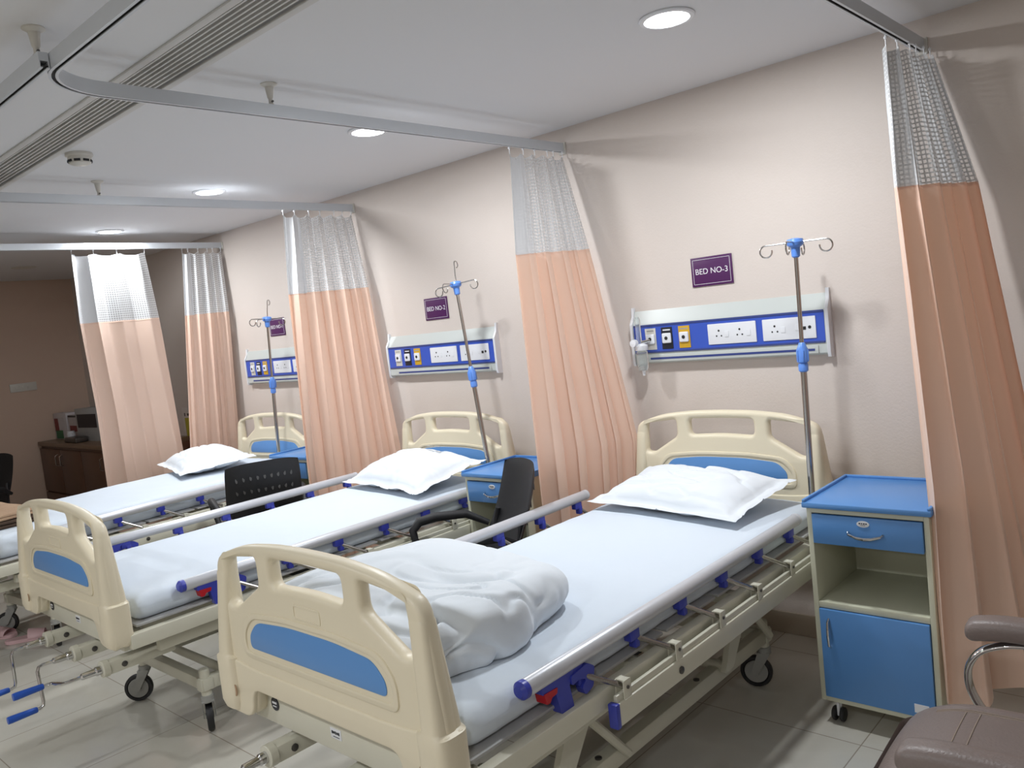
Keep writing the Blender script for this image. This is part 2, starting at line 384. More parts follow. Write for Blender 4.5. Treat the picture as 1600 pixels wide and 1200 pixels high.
# curtain tracks: C-profile rail swept along a path
TZ = 2.38; MAINY = 0.925
def arc_path(x, yend, side, r=0.20, xe=None, MAINY=MAINY):
    # from the wall down to the aisle, turning to +x (side=1)
    pts = [(x, yend), (x, MAINY + r)]
    for k in range(1, 13):
        a = k / 12 * PI / 2
        pts.append((x + side * (r - r * math.cos(a)), MAINY + r - r * math.sin(a)))
    pts.append((xe, MAINY)); return pts
def sweep_profile(path, prof, z):
    mb = MB(); n = len(path); P = [Vector(p) for p in path]; rings = []
    for i in range(n):
        a = P[max(0, i - 1)]; b = P[min(n - 1, i + 1)]; t = (b - a).normalized(); nrm = Vector((-t.y, t.x))
        if 0 < i < n - 1:
            c1 = (P[i] - P[i - 1]).normalized(); sc = 1 / max(0.5, c1.dot(t))
        else: sc = 1
        rings.append([mb.bm.verts.new((P[i].x + nrm.x * u * sc, P[i].y + nrm.y * u * sc, z + v)) for (u, v) in prof])
    m = len(prof)
    for i in range(n - 1):
        for k in range(m): mb.bm.faces.new((rings[i][k], rings[i][(k + 1) % m], rings[i + 1][(k + 1) % m], rings[i + 1][k]))
    mb.bm.faces.new(rings[0][::-1]); mb.bm.faces.new(rings[-1]); return mb
CPROF = [(-0.013, 0.0), (-0.005, 0.0), (-0.005, 0.003), (-0.010, 0.003), (-0.010, 0.020), (0.010, 0.020), (0.010, 0.003), (0.005, 0.003), (0.005, 0.0), (0.013, 0.0), (0.013, 0.044), (-0.013, 0.044)]
TRX = {1: -6.15, 2: -4.40, 3: -2.61, 4: -0.89}
def hanger(parent, x, y):
    t = MB(); t.lathe([(0.030, CEIL - 0.0), (0.030, CEIL - 0.004), (0.016, CEIL - 0.012), (0.011, CEIL - 0.05), (0.008, CEIL - 0.055), (0.008, TZ + 0.05), (0.011, TZ + 0.048), (0.011, TZ + 0.030)], (x, y, 0), seg=16)
    h = t.build('track_hanger', MT['offwhite'], parent)
    MB().lathe([(0.004, 0), (0.004, 0.006), (0.0, 0.006)], (x + 0.008, y, TZ + 0.055), axis='X', seg=8).build('hanger_screw', MT['darksteel'], h)
def track(k, xe, label, hang, my=MAINY):
    x = TRX[k]; t = empty('curtain_track', (0, 0, 0)); tag(t, label, 'curtain rail')
    path = arc_path(x, WALL - 0.012, 1, 0.2, xe, my)
    sweep_profile(path, CPROF, TZ).build('rail', MT['track'], t, auto=30)
    sweep_profile(path, [(-0.0095, 0.006), (0.0095, 0.006), (0.0095, 0.008), (-0.0095, 0.008)], TZ).build('rail_channel', MT['black'], t)
    MB().box((x, WALL - 0.006, TZ + 0.018), (0.045, 0.012, 0.06), 0.003).build('wall_bracket', MT['offwhite'], t)
    for (hx, hy) in hang: hanger(t, hx, hy)
    return t
track(4, 1.5, 'white curtain rail at far right, ending above the nearest curtain', [(0.4, MAINY + 0.03)], MAINY + 0.030)
track(3, TRX[4] + 0.17, 'white curtain rail curving round a corner above bed number 3', [(TRX[3], 1.72), (-1.75, MAINY)])
track(2, -2.42, 'white curtain rail between beds 1 and 2 meeting the curved rail', [(TRX[2], 1.80), (-2.46, MAINY - 0.028)], MAINY - 0.028)
track(1, TRX[2] + 0.17, 'farthest white curtain rail, carrying the two curtains left of bed 1', [(TRX[1], 1.3)], MAINY - 0.058)

# ------------------------------------------------------------------ curtains
def curtain(name_label, keys, folds, seed, ztop=2.352, znet=1.86, zbot=0.10, amp=(0.012, 0.042), ratio=2.2, group='peach cubicle curtains with net tops', bulge=0.0):
    """keys: list of (z, (xL,yL), (xR,yR)) from top to bottom"""
    rnd = random.Random(seed)
    t = empty('cubicle_curtain', (0, 0, 0)); tag(t, name_label, 'curtain', group)
    ph = [rnd.uniform(0, 2 * PI) for _ in range(8)]
    wts = [rnd.uniform(0.6, 1.5) for _ in range(folds)]
    tot = sum(wts); cum = [0]
    for x in wts: cum.append(cum[-1] + x / tot)
    amps = [rnd.uniform(0.6, 1.25) for _ in range(folds)]
    def phase(s):
        for i in range(folds):
            if s <= cum[i + 1] + 1e-9: return i + (s - cum[i]) / (cum[i + 1] - cum[i]), amps[i]
        return folds, amps[-1]
    def LR(z):
        for a, b in zip(keys[:-1], keys[1:]):
            if z >= b[0] - 1e-6:
                f = (a[0] - z) / (a[0] - b[0]); f = max(0, min(1, f))
                return (Vector(a[1]).lerp(Vector(b[1]), f), Vector(a[2]).lerp(Vector(b[2]), f))
        return Vector(keys[-1][1]), Vector(keys[-1][2])
    def pt(s, z):
        L, R = LR(z); dirv = (R - L); ln = dirv.length; dirv.normalize(); nrm = Vector((-dirv.y, dirv.x))
        u = (ztop - z) / (ztop - zbot)
        p, am = phase(s)
        drift = 0.35 * math.sin(2.1 * u + ph[0]) + 0.12 * math.sin(5 * u + ph[1] + s * 4)
        a = (amp[0] + (amp[1] - amp[0]) * min(1, u * 1.5) ** 0.8) * am
        th = 2 * PI * p + drift * min(1, u * 3)
        off = a * (math.sin(th) + 0.12 * math.sin(2 * th + ph[2]))
        along = 0.35 * a * math.sin(2 * th + ph[3] * 0.2)
        off += 0.02 * u * math.sin(PI * s * 1.5 + ph[4]) + bulge * math.sin(PI * s) * u
        # small wrinkles
        off += 0.0025 * noise.noise(Vector((s * 14, z * 5, seed)))
        q = L + dirv * (s * ln + along) + nrm * off
        q.y = min(q.y, WALL - 0.02)
        return q
    nu = folds * 22
    # cloth coordinate from arc length at mid height
    arc = [0.0]; prev = pt(0, 1.9)
    for i in range(1, nu + 1):
        q = pt(i / nu, 1.9); arc.append(arc[-1] + (q - prev).length); prev = q
    def scall(s):   # scalloped top edge between hooks
        return 0.018 * abs(math.sin(PI * s * folds)) ** 1.5
    nvb = 70
    mb = MB(); mb.grid(lambda a, b: (lambda z: (*pt(a, z), z))(znet + 0.0 - b * (znet - zbot - 0.012 * math.sin(9 * a + ph[5]))), nu, nvb)
    body = mb.build('curtain_body', MT['curtain'], t, auto=None)
    nvn = 26
    mb = MB(); mb.grid(lambda a, b: (lambda z: (*pt(a, z), z))(ztop - scall(a) - b * (ztop - scall(a) - znet)), nu, nvn, uvfn=lambda i, j: (arc[i] * 1.0, j / nvn * (ztop - znet)))
    net = mb.build('net_header', MT['net'], t, auto=None)
    mb = MB(); mb.grid(lambda a, b: (lambda z, q: (q.x, q.y, z))(ztop - scall(a * 0.24) - b * (ztop - scall(a * 0.24) - znet), pt(a * 0.24, ztop - b * (ztop - znet)) + Vector((0.0015, -0.0015))), 34, 20)
    mb.build('net_side_hem', MT['sheer'], t, auto=None)
    # hem band joining net and body
    hb = MB(); hb.grid(lambda a, b: (lambda q, z: (q.x, q.y, z))(pt(a, znet), znet + 0.004 - b * 0.012), nu, 1)
    hb.build('seam_band', MT['curtain'], t, auto=None)
    for k in range(folds + 1):
        s = min(1, cum[k]) if k < len(cum) else 1
        q = pt(s, ztop)
        m = MB(); m.tube([(q.x, q.y, ztop - 0.004), (q.x, q.y, ztop + 0.012), (q.x, q.y, TZ + 0.004)], 0.0022, 6); m.lathe([(0.006, TZ - 0.008), (0.006, TZ - 0.001), (0.0, TZ - 0.001)], (q.x, q.y, 0), seg=8)
        m.build('hook', MT['white'], t)
    return t
curtain('rightmost peach curtain with net top, beside the locker of bed 3',
        [(2.36, (-0.91, 3.06), (-0.86, 3.39)), (1.86, (-0.885, 2.98), (-0.72, 3.34)), (0.88, (-0.770, 2.72), (-0.58, 3.28)), (0.15, (-0.762, 2.69), (-0.42, 3.22))], 5, 11, amp=(0.016, 0.032), zbot=0.18)
curtain('peach curtain with net top falling between bed 2 and bed 3',
        [(2.36, (-2.63, 3.02), (-2.60, 3.39)), (1.86, (-2.61, 2.95), (-2.47, 3.36)), (0.90, (-2.535, 2.85), (-2.28, 3.34)), (0.1, (-2.53, 2.84), (-2.30, 3.30))], 5, 5, amp=(0.012, 0.040))
curtain('peach curtain with net top falling between bed 1 and bed 2',
        [(2.36, (-4.43, 2.90), (-4.39, 3.39)), (1.86, (-4.46, 2.88), (-4.26, 3.36)), (0.8, (-4.50, 2.87), (-4.12, 3.34)), (0.1, (-4.50, 2.87), (-4.11, 3.32))], 6, 23, amp=(0.012, 0.038))
curtain('narrow peach curtain gathered against the wall at the head of bed 1',
        [(2.36, (-6.16, 3.08), (-6.13, 3.39)), (1.86, (-6.18, 3.04), (-6.10, 3.37)), (0.8, (-6.22, 2.96), (-6.20, 3.36)), (0.2, (-6.22, 2.96), (-6.20, 3.36))], 5, 31, amp=(0.012, 0.03))
curtain('leftmost peach curtain with net top, hanging on the far side of bed 1',
        [(2.36, (-6.17, 2.27), (-6.15, 2.78)), (1.86, (-6.21, 2.27), (-6.19, 2.84)), (1.2, (-6.28, 2.32), (-6.26, 2.90)), (0.2, (-6.36, 2.34), (-6.34, 2.98))], 3, 47, amp=(0.02, 0.03))

# ------------------------------------------------------------------ hospital bed
HW = 0.475
def side_post(parent, y, sx, zt, zb):
    # rounded column at each end of a board, growing deeper towards its foot
    secs = []; n = 18; c0 = zb + 0.152
    for k in range(n + 1):
        f = k / n; z = zt - f * (zt - zb)
        if secs and secs[-1][3] > c0 >= z: z = c0
        cx = 0.418 + 0.022 * min(1, f * 1.7); hx = (0.026 + 0.010 * f); hy = 0.0235 + 0.021 * min(1, f * 1.45)
        if k == 0: hx *= 0.7; hy *= 0.7
        if k == n: hx *= 0.9; hy *= 0.9
        if z <= c0:
            if secs[-1][3] > c0: secs.append((cx * sx, hx, hy, c0 + 0.006))
            cx, hx, hy = 0.439, 0.0475, 0.047
            if k == n: hx, hy = 0.040, 0.040
        secs.append((cx * sx, hx, hy, z))
    m = MB(); rings = []
    for (cx, hx, hy, z) in secs:
        ring = []
        for q in range(28):
            a = 2 * PI * q / 28; c, s_ = math.cos(a), math.sin(a)
            ring.append(m.bm.verts.new((cx + hx * math.copysign(abs(c) ** 0.6, c), y + hy * math.copysign(abs(s_) ** 0.6, s_), z)))
        rings.append(ring)
    for a, b_ in zip(rings[:-1], rings[1:]):
        for q in range(28): m.bm.faces.new((a[q], a[(q + 1) % 28], b_[(q + 1) % 28], b_[q]))
    m.bm.faces.new(rings[0]); m.bm.faces.new(rings[-1])
    return m.build('side_post', MT['cream'], parent, auto=50)
def board(name, parent, y, crest=1.045, leg=0.53):
    cz = crest - 0.06
    top = [(-0.44, cz), (-0.30, crest - 0.018), (-0.15, crest - 0.003), (0, crest), (0.15, crest - 0.003), (0.30, crest - 0.018), (0.44, cz)]
    outer = [(-0.475, 0.70), (-0.465, 0.80)] + top + [(0.465, 0.80), (0.475, 0.70), (0.48, leg), (0.33, leg), (0.31, leg + 0.085), (-0.31, leg + 0.085), (-0.33, leg), (-0.48, leg)]
    rad = [0.02, 0.05] + [0.04] + [0.05] * 5 + [0.04] + [0.05, 0.02, 0.04, 0.04, 0.03, 0.03, 0.04, 0.04]
    outer = round_poly(outer, rad)
    dz = crest - 1.045
    hL = round_poly([(-0.388, 0.965 + dz), (-0.385, 0.985 + dz), (-0.225, 1.003 + dz), (-0.225, 0.925 + dz), (-0.36, 0.845 + dz), (-0.40, 0.850 + dz)], [0.01, 0.02, 0.018, 0.02, 0.02, 0.02])
    hR = [(-a, b) for a, b in hL][::-1]
    hM = round_poly([(-0.158, 1.006 + dz), (0, 1.010 + dz), (0.158, 1.006 + dz), (0.158, 0.932 + dz), (0, 0.940 + dz), (-0.158, 0.932 + dz)], [0.02, 0.05, 0.02, 0.025, 0.05, 0.025])
    b = plate(name, outer, [hL, hM, hR], 0.046, 0.017, MT['cream'], parent, Matrix.Translation((0, y, 0)) @ XZ)
    for q in (-1, 1): side_post(b, y, q, crest - 0.085, leg + 0.01)
    # recess ring, inlay and lower ledge on the face turned outwards / inwards
    for s_ in (-1, 1):
        yo = y + s_ * 0.023
        def arcpts(w, zb, zt, cr, sh):
            return round_poly([(-w, zb), (-w * 1.0, zt - sh), (-w + sh * 0.9, zt - 0.002), (-w * 0.35, zt + cr), (w * 0.35, zt + cr), (w - sh * 0.9, zt - 0.002), (w, zt - sh), (w, zb)], [0.03, 0.03, 0.03, 0.05, 0.05, 0.03, 0.03, 0.03])
        ring_o = arcpts(0.335, 0.712 + dz, 0.845 + dz, 0.014, 0.055); ring_i = arcpts(0.318, 0.728 + dz, 0.831 + dz, 0.013, 0.050)
        plate('recess_rim', ring_o, [ring_i], 0.010, 0.003, MT['cream'], b, Matrix.Translation((0, yo, 0)) @ XZ, 1)
        plate('blue_inlay', arcpts(0.295, 0.742 + dz, 0.822 + dz, 0.012, 0.045), [], 0.005, 0.001, MT['bpanel'], b, Matrix.Translation((0, yo, 0)) @ XZ, 1)['label'] = 'blue inlay panel'
        # thicker lower skirt with a stepped upper edge
        sk = round_poly([(-0.484, 0.697 + dz), (-0.30, 0.680 + dz), (0.30, 0.680 + dz), (0.484, 0.697 + dz), (0.486, leg - 0.002), (0.335, leg - 0.002), (0.312, leg + 0.088), (-0.312, leg + 0.088), (-0.335, leg - 0.002), (-0.486, leg - 0.002)], [0.01, 0.05, 0.05, 0.01, 0.04, 0.04, 0.03, 0.03, 0.04, 0.04])
        plate('lower_skirt', sk, [], 0.020, 0.006, MT['cream'], b, Matrix.Translation((0, yo - s_ * 0.004, 0)) @ XZ, 2)
    if name == 'footboard':
        plate('label_recess', round_poly([(-0.06, 0.865), (-0.06, 0.905), (0.06, 0.905), (0.06, 0.865)], 0.01), [round_poly([(-0.054, 0.871), (-0.054, 0.899), (0.054, 0.899), (0.054, 0.871)], 0.006)], 0.006, 0.001, MT['cream'], b, Matrix.Translation((0, y - 0.022, 0)) @ XZ, 1)
    return b
def caster(parent, x, y, ang, zt=0.20):
    c = empty('caster', (x, y, 0), ang); c.parent = parent
    f = MB(); f.lathe([(0.020, 0.135), (0.026, 0.14), (0.026, 0.165), (0.016, 0.17), (0.016, zt)], seg=16)
    for s_ in (-1, 1): f.prism([(-0.022, 0.14), (0.026, 0.14), (0.052, 0.07), (0.045, 0.052), (0.028, 0.055)], s_ * 0.021, s_ * 0.025, 'YZ')
    f.box((0, 0.004, 0.142), (0.05, 0.05, 0.010), 0.003)
    f.build('caster_fork', MT['hubgrey'], c)
    MB().lathe([(0.0, -0.008), (0.046, -0.008), (0.050, -0.014), (0.060, -0.013), (0.0625, -0.007), (0.0625, 0.007), (0.060, 0.013), (0.050, 0.014), (0.046, 0.008), (0, 0.008)], (0, 0.036, 0.0635), axis='X', seg=36).build('caster_tyre', MT['rubber'], c)
    MB().lathe([(0, -0.017), (0.012, -0.017), (0.014, -0.010), (0.045, -0.011), (0.045, 0.011), (0.014, 0.010), (0.012, 0.017), (0, 0.017)], (0, 0.036, 0.0635), axis='X', seg=28).build('caster_hub', MT['hubgrey'], c)
def crank(parent, x, ang, z=0.43):
    # ang: swing of the arm round the shaft, 0 = hanging down
    c = empty('crank', (x, 0, z)); c.parent = parent
    h = MB(); h.box((0, 0.14, 0), (0.05, 0.26, 0.05), 0.008); h.lathe([(0.030, -0.002), (0.032, 0.0), (0.032, 0.022), (0.026, 0.026)], (0, -0.004, 0), axis='Y', seg=20)
    h.build('crank_housing', MT['frame'], c)
    MB().lathe([(0.007, 0), (0.011, 0.001), (0.011, 0.004), (0.004, 0.006)], (0.0255, 0.07, 0), axis='X', seg=10).build('housing_bolt', MT['darksteel'], c)
    MB().lathe([(0.017, 0.0), (0.017, -0.035), (0.013, -0.040), (0.012, -0.085), (0.007, -0.09)], (0, 0.01, 0), axis='Y', seg=16).build('crank_sleeve', MT['chrome'], c)
    def R(p):
        v = Vector(p); return Matrix.Rotation(ang, 4, 'Y') @ v
    pts = [(0, -0.07, 0), (0, -0.115, 0), (0, -0.128, -0.004), (0, -0.135, -0.018), (0, -0.135, -0.135), (0, -0.138, -0.150), (0, -0.150, -0.156), (0, -0.17, -0.156)]
    MB().tube([R(p) for p in pts], 0.0065, 10).build('crank_arm', MT['chrome'], c)
    q = [R((0, -0.160, -0.156)), R((0, -0.165, -0.156)), R((0, -0.25, -0.156)), R((0, -0.262, -0.156))]
    MB().tube(q, [0.010, 0.0115, 0.0145, 0.0135], 14).build('crank_handle', MT['crankblue'], c)
def side_rail(parent, sx, x, ztop, lean):
    """folding tube rail. x: tube position, zt: tube height"""
    r = empty('side_rail', (0, 0, 0)); r.parent = parent
    y0, y1 = 0.27, 1.86
    MB().lathe([(0.022, y0), (0.0225, y0 + 0.001), (0.0225, y1 - 0.001), (0.022, y1)], (x, 0, ztop), axis='Y', seg=24).build('top_tube', MT['alu'], r)
    for yy, s_ in ((y0, -1), (y1, 1)):
        MB().lathe([(0.0232, 0.012), (0.0235, 0.0), (0.023, -0.004), (0.014, -0.013), (0, -0.014)], (x, yy, ztop), axis='Y', seg=20, mtx=None if s_ < 0 else Matrix.Translation((0, 2 * yy, 0)) @ Matrix.Scale(-1, 4, (0, 1, 0))).build('end_cap', MT['deepblue'] if s_ < 0 else MT['alu'], r)
    xb = sx * 0.512; zb = 0.520
    ch = MB(); ch.box((xb, 1.235, 0.508), (0.026, 1.36, 0.062), 0.004); ch.box((xb, 1.235, 0.548), (0.012, 1.36, 0.02), 0.003)
    ch.build('mounting_channel', MT['frame'], r)
    MB().box((xb, 0.547, 0.508), (0.028, 0.018, 0.066), 0.003).build('channel_cap', MT['deepblue'], r)
    for i in range(6):
        yc = 0.47 + i * 0.2635; yb = yc + 0.125
        cx = x
        cl_ = MB(); cl_.box((cx, yc, ztop - 0.031), (0.026, 0.046, 0.034), 0.004); cl_.box((cx - sx * 0.002, yc + 0.012, ztop - 0.055), (0.026, 0.022, 0.038), 0.004)
        cl_.build('rail_clip', MT['deepblue'], r)
        MB().tube([(cx, yc + 0.005, ztop - 0.040), (xb, yb, zb + 0.050)], 0.008, 10).build('strut', MT['steel'], r)
        bk = MB()
        for q in (-1, 1): bk.box((xb + q * 0.013, yb, zb + 0.045), (0.003, 0.034, 0.050), 0.001)
        bk.box((xb, yb, zb + 0.069), (0.03, 0.024, 0.003)); bk.build('bracket', MT['frame'], r)
        MB().lathe([(0, 0.0), (0.005, 0.0), (0.005, 0.003), (0, 0.004)], (xb + sx * 0.015, yb, zb + 0.05), axis='X', seg=8).build('bracket_rivet', MT['darksteel'], r)
    MB().lathe([(0, 0.0), (0.011, 0.0), (0.011, 0.004), (0, 0.006)], (xb + sx * 0.014, 0.86, 0.508), axis='X', seg=12).build('channel_bolt', MT['darksteel'], r)
    # release latch at the foot end
    la = MB()
    la.prism(round_poly([(y0 + 0.055, ztop - 0.016), (y0 + 0.055, ztop - 0.035), (y0 + 0.105, ztop - 0.050), (y0 + 0.120, ztop - 0.110), (y0 + 0.150, ztop - 0.125), (y0 + 0.170, ztop - 0.110), (y0 + 0.160, ztop - 0.050), (y0 + 0.185, ztop - 0.016)], 0.006), x - 0.014, x + 0.014, 'YZ')
    la.build('release_latch', MT['deepblue'], r)
    lb = MB(); lb.prism(round_poly([(y0 + 0.165, ztop - 0.030), (y0 + 0.235, ztop - 0.022), (y0 + 0.262, ztop - 0.040), (y0 + 0.250, ztop - 0.090), (y0 + 0.215, ztop - 0.100), (y0 + 0.205, ztop - 0.075), (y0 + 0.225, ztop - 0.060), (y0 + 0.195, ztop - 0.050), (y0 + 0.165, ztop - 0.055)], 0.008), x - 0.012 + sx * 0.006, x + 0.012 + sx * 0.006, 'YZ')
    lb.build('latch_hook', MT['deepblue'], r)
    MB().prism(round_poly([(y0 + 0.060, ztop - 0.034), (y0 + 0.066, ztop - 0.062), (y0 + 0.080, ztop - 0.062), (y0 + 0.088, ztop - 0.052), (y0 + 0.108, ztop - 0.050), (y0 + 0.112, ztop - 0.036)], 0.003), x - 0.016, x + 0.016, 'YZ').build('latch_button', MT['red'], r)['label'] = 'red release button'

def make_bed():
    b = empty('hospital_bed', (0, 0, 0))
    board('footboard', b, 0.025); board('headboard', b, 2.20, 1.055, 0.54)
    f = MB()
    for s_ in (-1, 1): f.box((s_ * 0.468, 1.11, 0.545), (0.035, 2.12, 0.055), 0.005)
    for y in (0.10, 0.75, 1.35, 2.10): f.box((0, y, 0.545), (0.92, 0.04, 0.04), 0.004)
    f.build('bed_frame', MT['frame'], b)
    f2 = MB()
    for s_ in (-1, 1): f2.box((s_ * 0.40, 1.05, 0.475), (0.035, 1.75, 0.045), 0.005)
    for x in (-0.29, 0.02, 0.31): f2.box((x, 0.55, 0.44), (0.022, 0.80, 0.03), 0.003)
    f2.build('inner_subframe', MT['frame'], b)
    p = MB()
    for (ya, yb) in ((0.09, 0.55), (0.57, 0.90), (0.92, 1.22), (1.24, 2.12)): p.box((0, (ya + yb) / 2, 0.588), (0.90, yb - ya, 0.010), 0.003)
    p.build('mattress_platform', MT['platform'], b)
    eb = MB(); eb.box((0, 0.062, 0.545), (0.86, 0.040, 0.085), 0.006); e = eb.build('end_beam', MT['frame'], b)
    badge = MB(); badge.lathe([(0.0, 0.0), (0.019, 0.0), (0.019, -0.002), (0, -0.0025)], (-0.285, 0.0415, 0.565), axis='Y', seg=24); badge.build('round_badge', MT['nearblack'], e)
    m2 = MB(); m2.box((-0.285, 0.0388, 0.569), (0.022, 0.001, 0.006)); m2.box((-0.285, 0.0388, 0.559), (0.018, 0.001, 0.003)); m2.build('badge_print', MT['white'], e)
    MB().box((0.0, 0.0415, 0.555), (0.046, 0.002, 0.028), 0.0008).build('maker_plate', MT['white'], e)
    m3 = MB()
    for k, wd in enumerate((0.005, 0.006, 0.004, 0.006, 0.005)): m3.box((-0.014 + k * 0.007, 0.0402, 0.558), (wd, 0.001, 0.008 - 0.002 * (k % 2)))
    m3.box((0.002, 0.0402, 0.547), (0.026, 0.001, 0.0015)); m3.build('plate_print', MT['nearblack'], e)
    for s_ in (-1, 1):
        MB().lathe([(0, 0.0), (0.013, 0.0), (0.013, -0.002), (0.011, -0.003), (0, -0.0015)], (0, 0, 0), axis='Y', seg=18, mtx=Matrix.Translation((s_ * 0.405, -0.010, 0.600)) @ Matrix.Scale(1.5, 4, (0, 0, 1))).build('pin_recess', MT['tan'], b)
    # base
    g = MB()
    for s_ in (-1, 1): g.box((s_ * 0.30, 1.10, 0.215), (0.045, 1.50, 0.055), 0.006)
    for y in (0.38, 1.82): g.box((0, y, 0.215), (0.66, 0.045, 0.05), 0.006)
    for sx in (-1, 1):
        for y in (0.38, 1.82): g.lathe([(0.021, 0.165), (0.021, 0.27), (0.016, 0.275)], (sx * 0.30, y, 0), seg=16)
    g.build('base_frame', MT['frame'], b)
    for y, dy in ((0.62, -0.16), (1.60, -0.16)):
        l = MB()
        for sx in (-1, 1):
            l.prism([(y + dy - 0.03, 0.235), (y + dy + 0.03, 0.235), (y + 0.05, 0.46), (y - 0.08, 0.46)], sx * 0.335, sx * 0.355, 'YZ')
            l.tube([(sx * 0.345, y + dy + 0.35, 0.23), (sx * 0.345, y - 0.02, 0.455)], 0.014, 10)
        l.tube([(-0.355, y + dy, 0.245), (0.355, y + dy, 0.245)], 0.018, 12); l.tube([(-0.39, y - 0.015, 0.450), (0.39, y - 0.015, 0.450)], 0.018, 12)
        l.build('lifting_link', MT['frame'], b)
    scw = MB(); scw.tube([(-0.29, 0.95, 0.44), (-0.29, 1.45, 0.44)], 0.011, 10); scw.tube([(0.02, 0.95, 0.44), (0.02, 1.7, 0.40)], 0.011, 10); scw.tube([(0.31, 0.95, 0.44), (0.31, 1.2, 0.44)], 0.011, 10)
    scw.build('lead_screws', MT['darksteel'], b)
    for y in (0.55, 0.72, 1.30, 1.45): MB().lathe([(0, 0), (0.011, 0), (0.011, 0.004), (0.006, 0.006), (0, 0.006)], (0.30, y, 0.2425), seg=12).build('base_bolt', MT['darksteel'], b)
    caster(b, -0.30, 0.38, 2.45); caster(b, 0.30, 0.38, 1.15); caster(b, -0.30, 1.82, 1.4); caster(b, 0.30, 1.82, 1.9)
    crank(b, -0.29, 0.05); crank(b, 0.02, -0.12); crank(b, 0.31, 1.35)
    side_rail(b, 1, 0.456, 0.682, 1); side_rail(b, -1, -0.545, 0.712, 1)
    return b
BEDS = {3: (-1.767, 0), 2: (-3.520, 0), 1: (-5.300, math.radians(4.5))}
bed3 = make_bed(); bed3.location = (BEDS[3][0], 1.07, 0)
BL = {3: 'cream hospital bed with blue inlay boards, nearest, under the BED NO-3 sign', 2: 'middle cream hospital bed with a black chair on each side', 1: 'farthest cream hospital bed, beside the leftmost curtain and dark cabinet'}
tag(bed3, BL[3], 'hospital bed', 'hospital beds in a row')
bed2 = copy_tree(bed3); bed2.location = (BEDS[2][0], 1.07, 0); tag(bed2, BL[2])
bed1 = copy_tree(bed3); bed1.location = (BEDS[1][0], 1.07, 0); bed1.rotation_euler = (0, 0, BEDS[1][1]); tag(bed1, BL[1])
far_rail = [c for c in bed1.children if c.name.startswith('side_rail')][-1]; far_rail.location = (0, 0, -0.045)   # the rail by the far curtain is folded lower

# mattresses wrapped in a white sheet
def mattress(label, seed, top=0.690, w=0.875, dx=0.0):
    z0 = 0.594; h = top - z0
    def disp(p, n):
        q = p.copy()
        side = max(0.0, 1 - max(0, n.z))
        wr = noise.noise(Vector((p.x * 3.1, p.y * 3.1, seed))) * 0.004 + noise.noise(Vector((p.x * 9, p.y * 7, seed + 3))) * 0.0018
        q.z += wr if n.z > 0.3 else 0
        if abs(n.x) > 0.3:
            fold = abs(noise.noise(Vector((p.y * 5.0 + p.z * 6, p.z * 5, seed + 9))))
            q.x += math.copysign(0.008 * (0.5 - fold * 2), n.x)
        if abs(n.y) > 0.3:
            fold = abs(noise.noise(Vector((p.x * 7.0 + p.z * 9, p.z * 9, seed + 5))))
            q.y += math.copysign(0.018 * (0.5 - fold * 2.4), n.y)
        q.z += -0.006 * max(0, (abs(p.x) / (w / 2)) ** 4) if n.z > 0.3 else 0
        return q
    m = MB(); m.rbox((dx, 1.115, z0 + h / 2), (w, 2.03, h), min(0.045, h * 0.45), (46, 100, 5), disp)
    o = m.build('mattress', MT['sheet'], None, auto=60)
    tag(o, label, 'mattress', 'mattresses wrapped in white sheets'); return o
m3 = mattress('white sheeted mattress of the nearest bed, under the crumpled blanket', 2.0, 0.692); m3.location = bed3.location
m2 = mattress('white sheeted mattress of the middle bed, under the pillow with dark print', 12.0, 0.692); m2.location = bed2.location
m1 = mattress('white sheeted mattress of the farthest bed, under a folded tan blanket', 22.0, 0.722, 0.90, -0.03); m1.location = bed1.location; m1.rotation_euler = bed1.rotation_euler

# pillows with flanged edges
def pillow(label, seed, loc, rz, tilt, sx=0.74, sy=0.46, h=0.15, roll=0.0):
    rnd = random.Random(seed)
    def surf(side):
        def fn(a, b):
            u = a * 2 - 1; v = b * 2 - 1
            e = 0.88
            uu, vv = min(1, abs(u) / e), min(1, abs(v) / e)
            prof = (max(0, 1 - uu ** 2.6) ** 0.55) * (max(0, 1 - vv ** 2.6) ** 0.55)
            x = u * sx / 2 * (1 - 0.05 * (1 - v * v) * abs(u)); y = v * sy / 2 * (1 - 0.06 * (1 - u * u) * abs(v))
            z = side * (0.0025 + h / 2 * prof)
            if side > 0: z += h * 0.18 * prof
            edge = max(uu ** 6, vv ** 6)
            z += 0.016 * noise.noise(Vector((u * 3, v * 3, seed))) * edge - 0.006 * edge
            cr = noise.noise(Vector((u * 2.2 + v * 1.2, v * 5.5 - u * 0.8, seed + 2.5)))
            z += side * (-0.020 * math.exp(-(cr * 9) ** 2)) * prof
            cr2 = noise.noise(Vector((u * 5 - v * 2, v * 3.5, seed + 8)))
            z += side * 0.010 * cr2 * prof
            return Vector((x, y, z))
        return fn
    m = MB(); m.grid(surf(1), 72, 52); m.grid(surf(-1), 72, 52)
    bmesh.ops.remove_doubles(m.bm, verts=[v for v in m.bm.verts if v.is_boundary], dist=0.008)
    o = m.build('pillow', MT['pillow'], None, auto=None)
    for p in o.data.polygons: p.use_smooth = True
    o.rotation_euler = (tilt, roll, rz); o.location = loc
    tag(o, label, 'pillow', 'white pillows'); return o
pillow('white pillow propped against the headboard of the nearest bed', 3, (-1.785, 2.95, 0.766), -0.13, 0.15, 0.77, 0.44, 0.105)
p2 = pillow('white pillow with a small dark print on the middle bed', 8, (-3.52, 2.92, 0.778), -0.12, 0.18, 0.78, 0.48, 0.13)
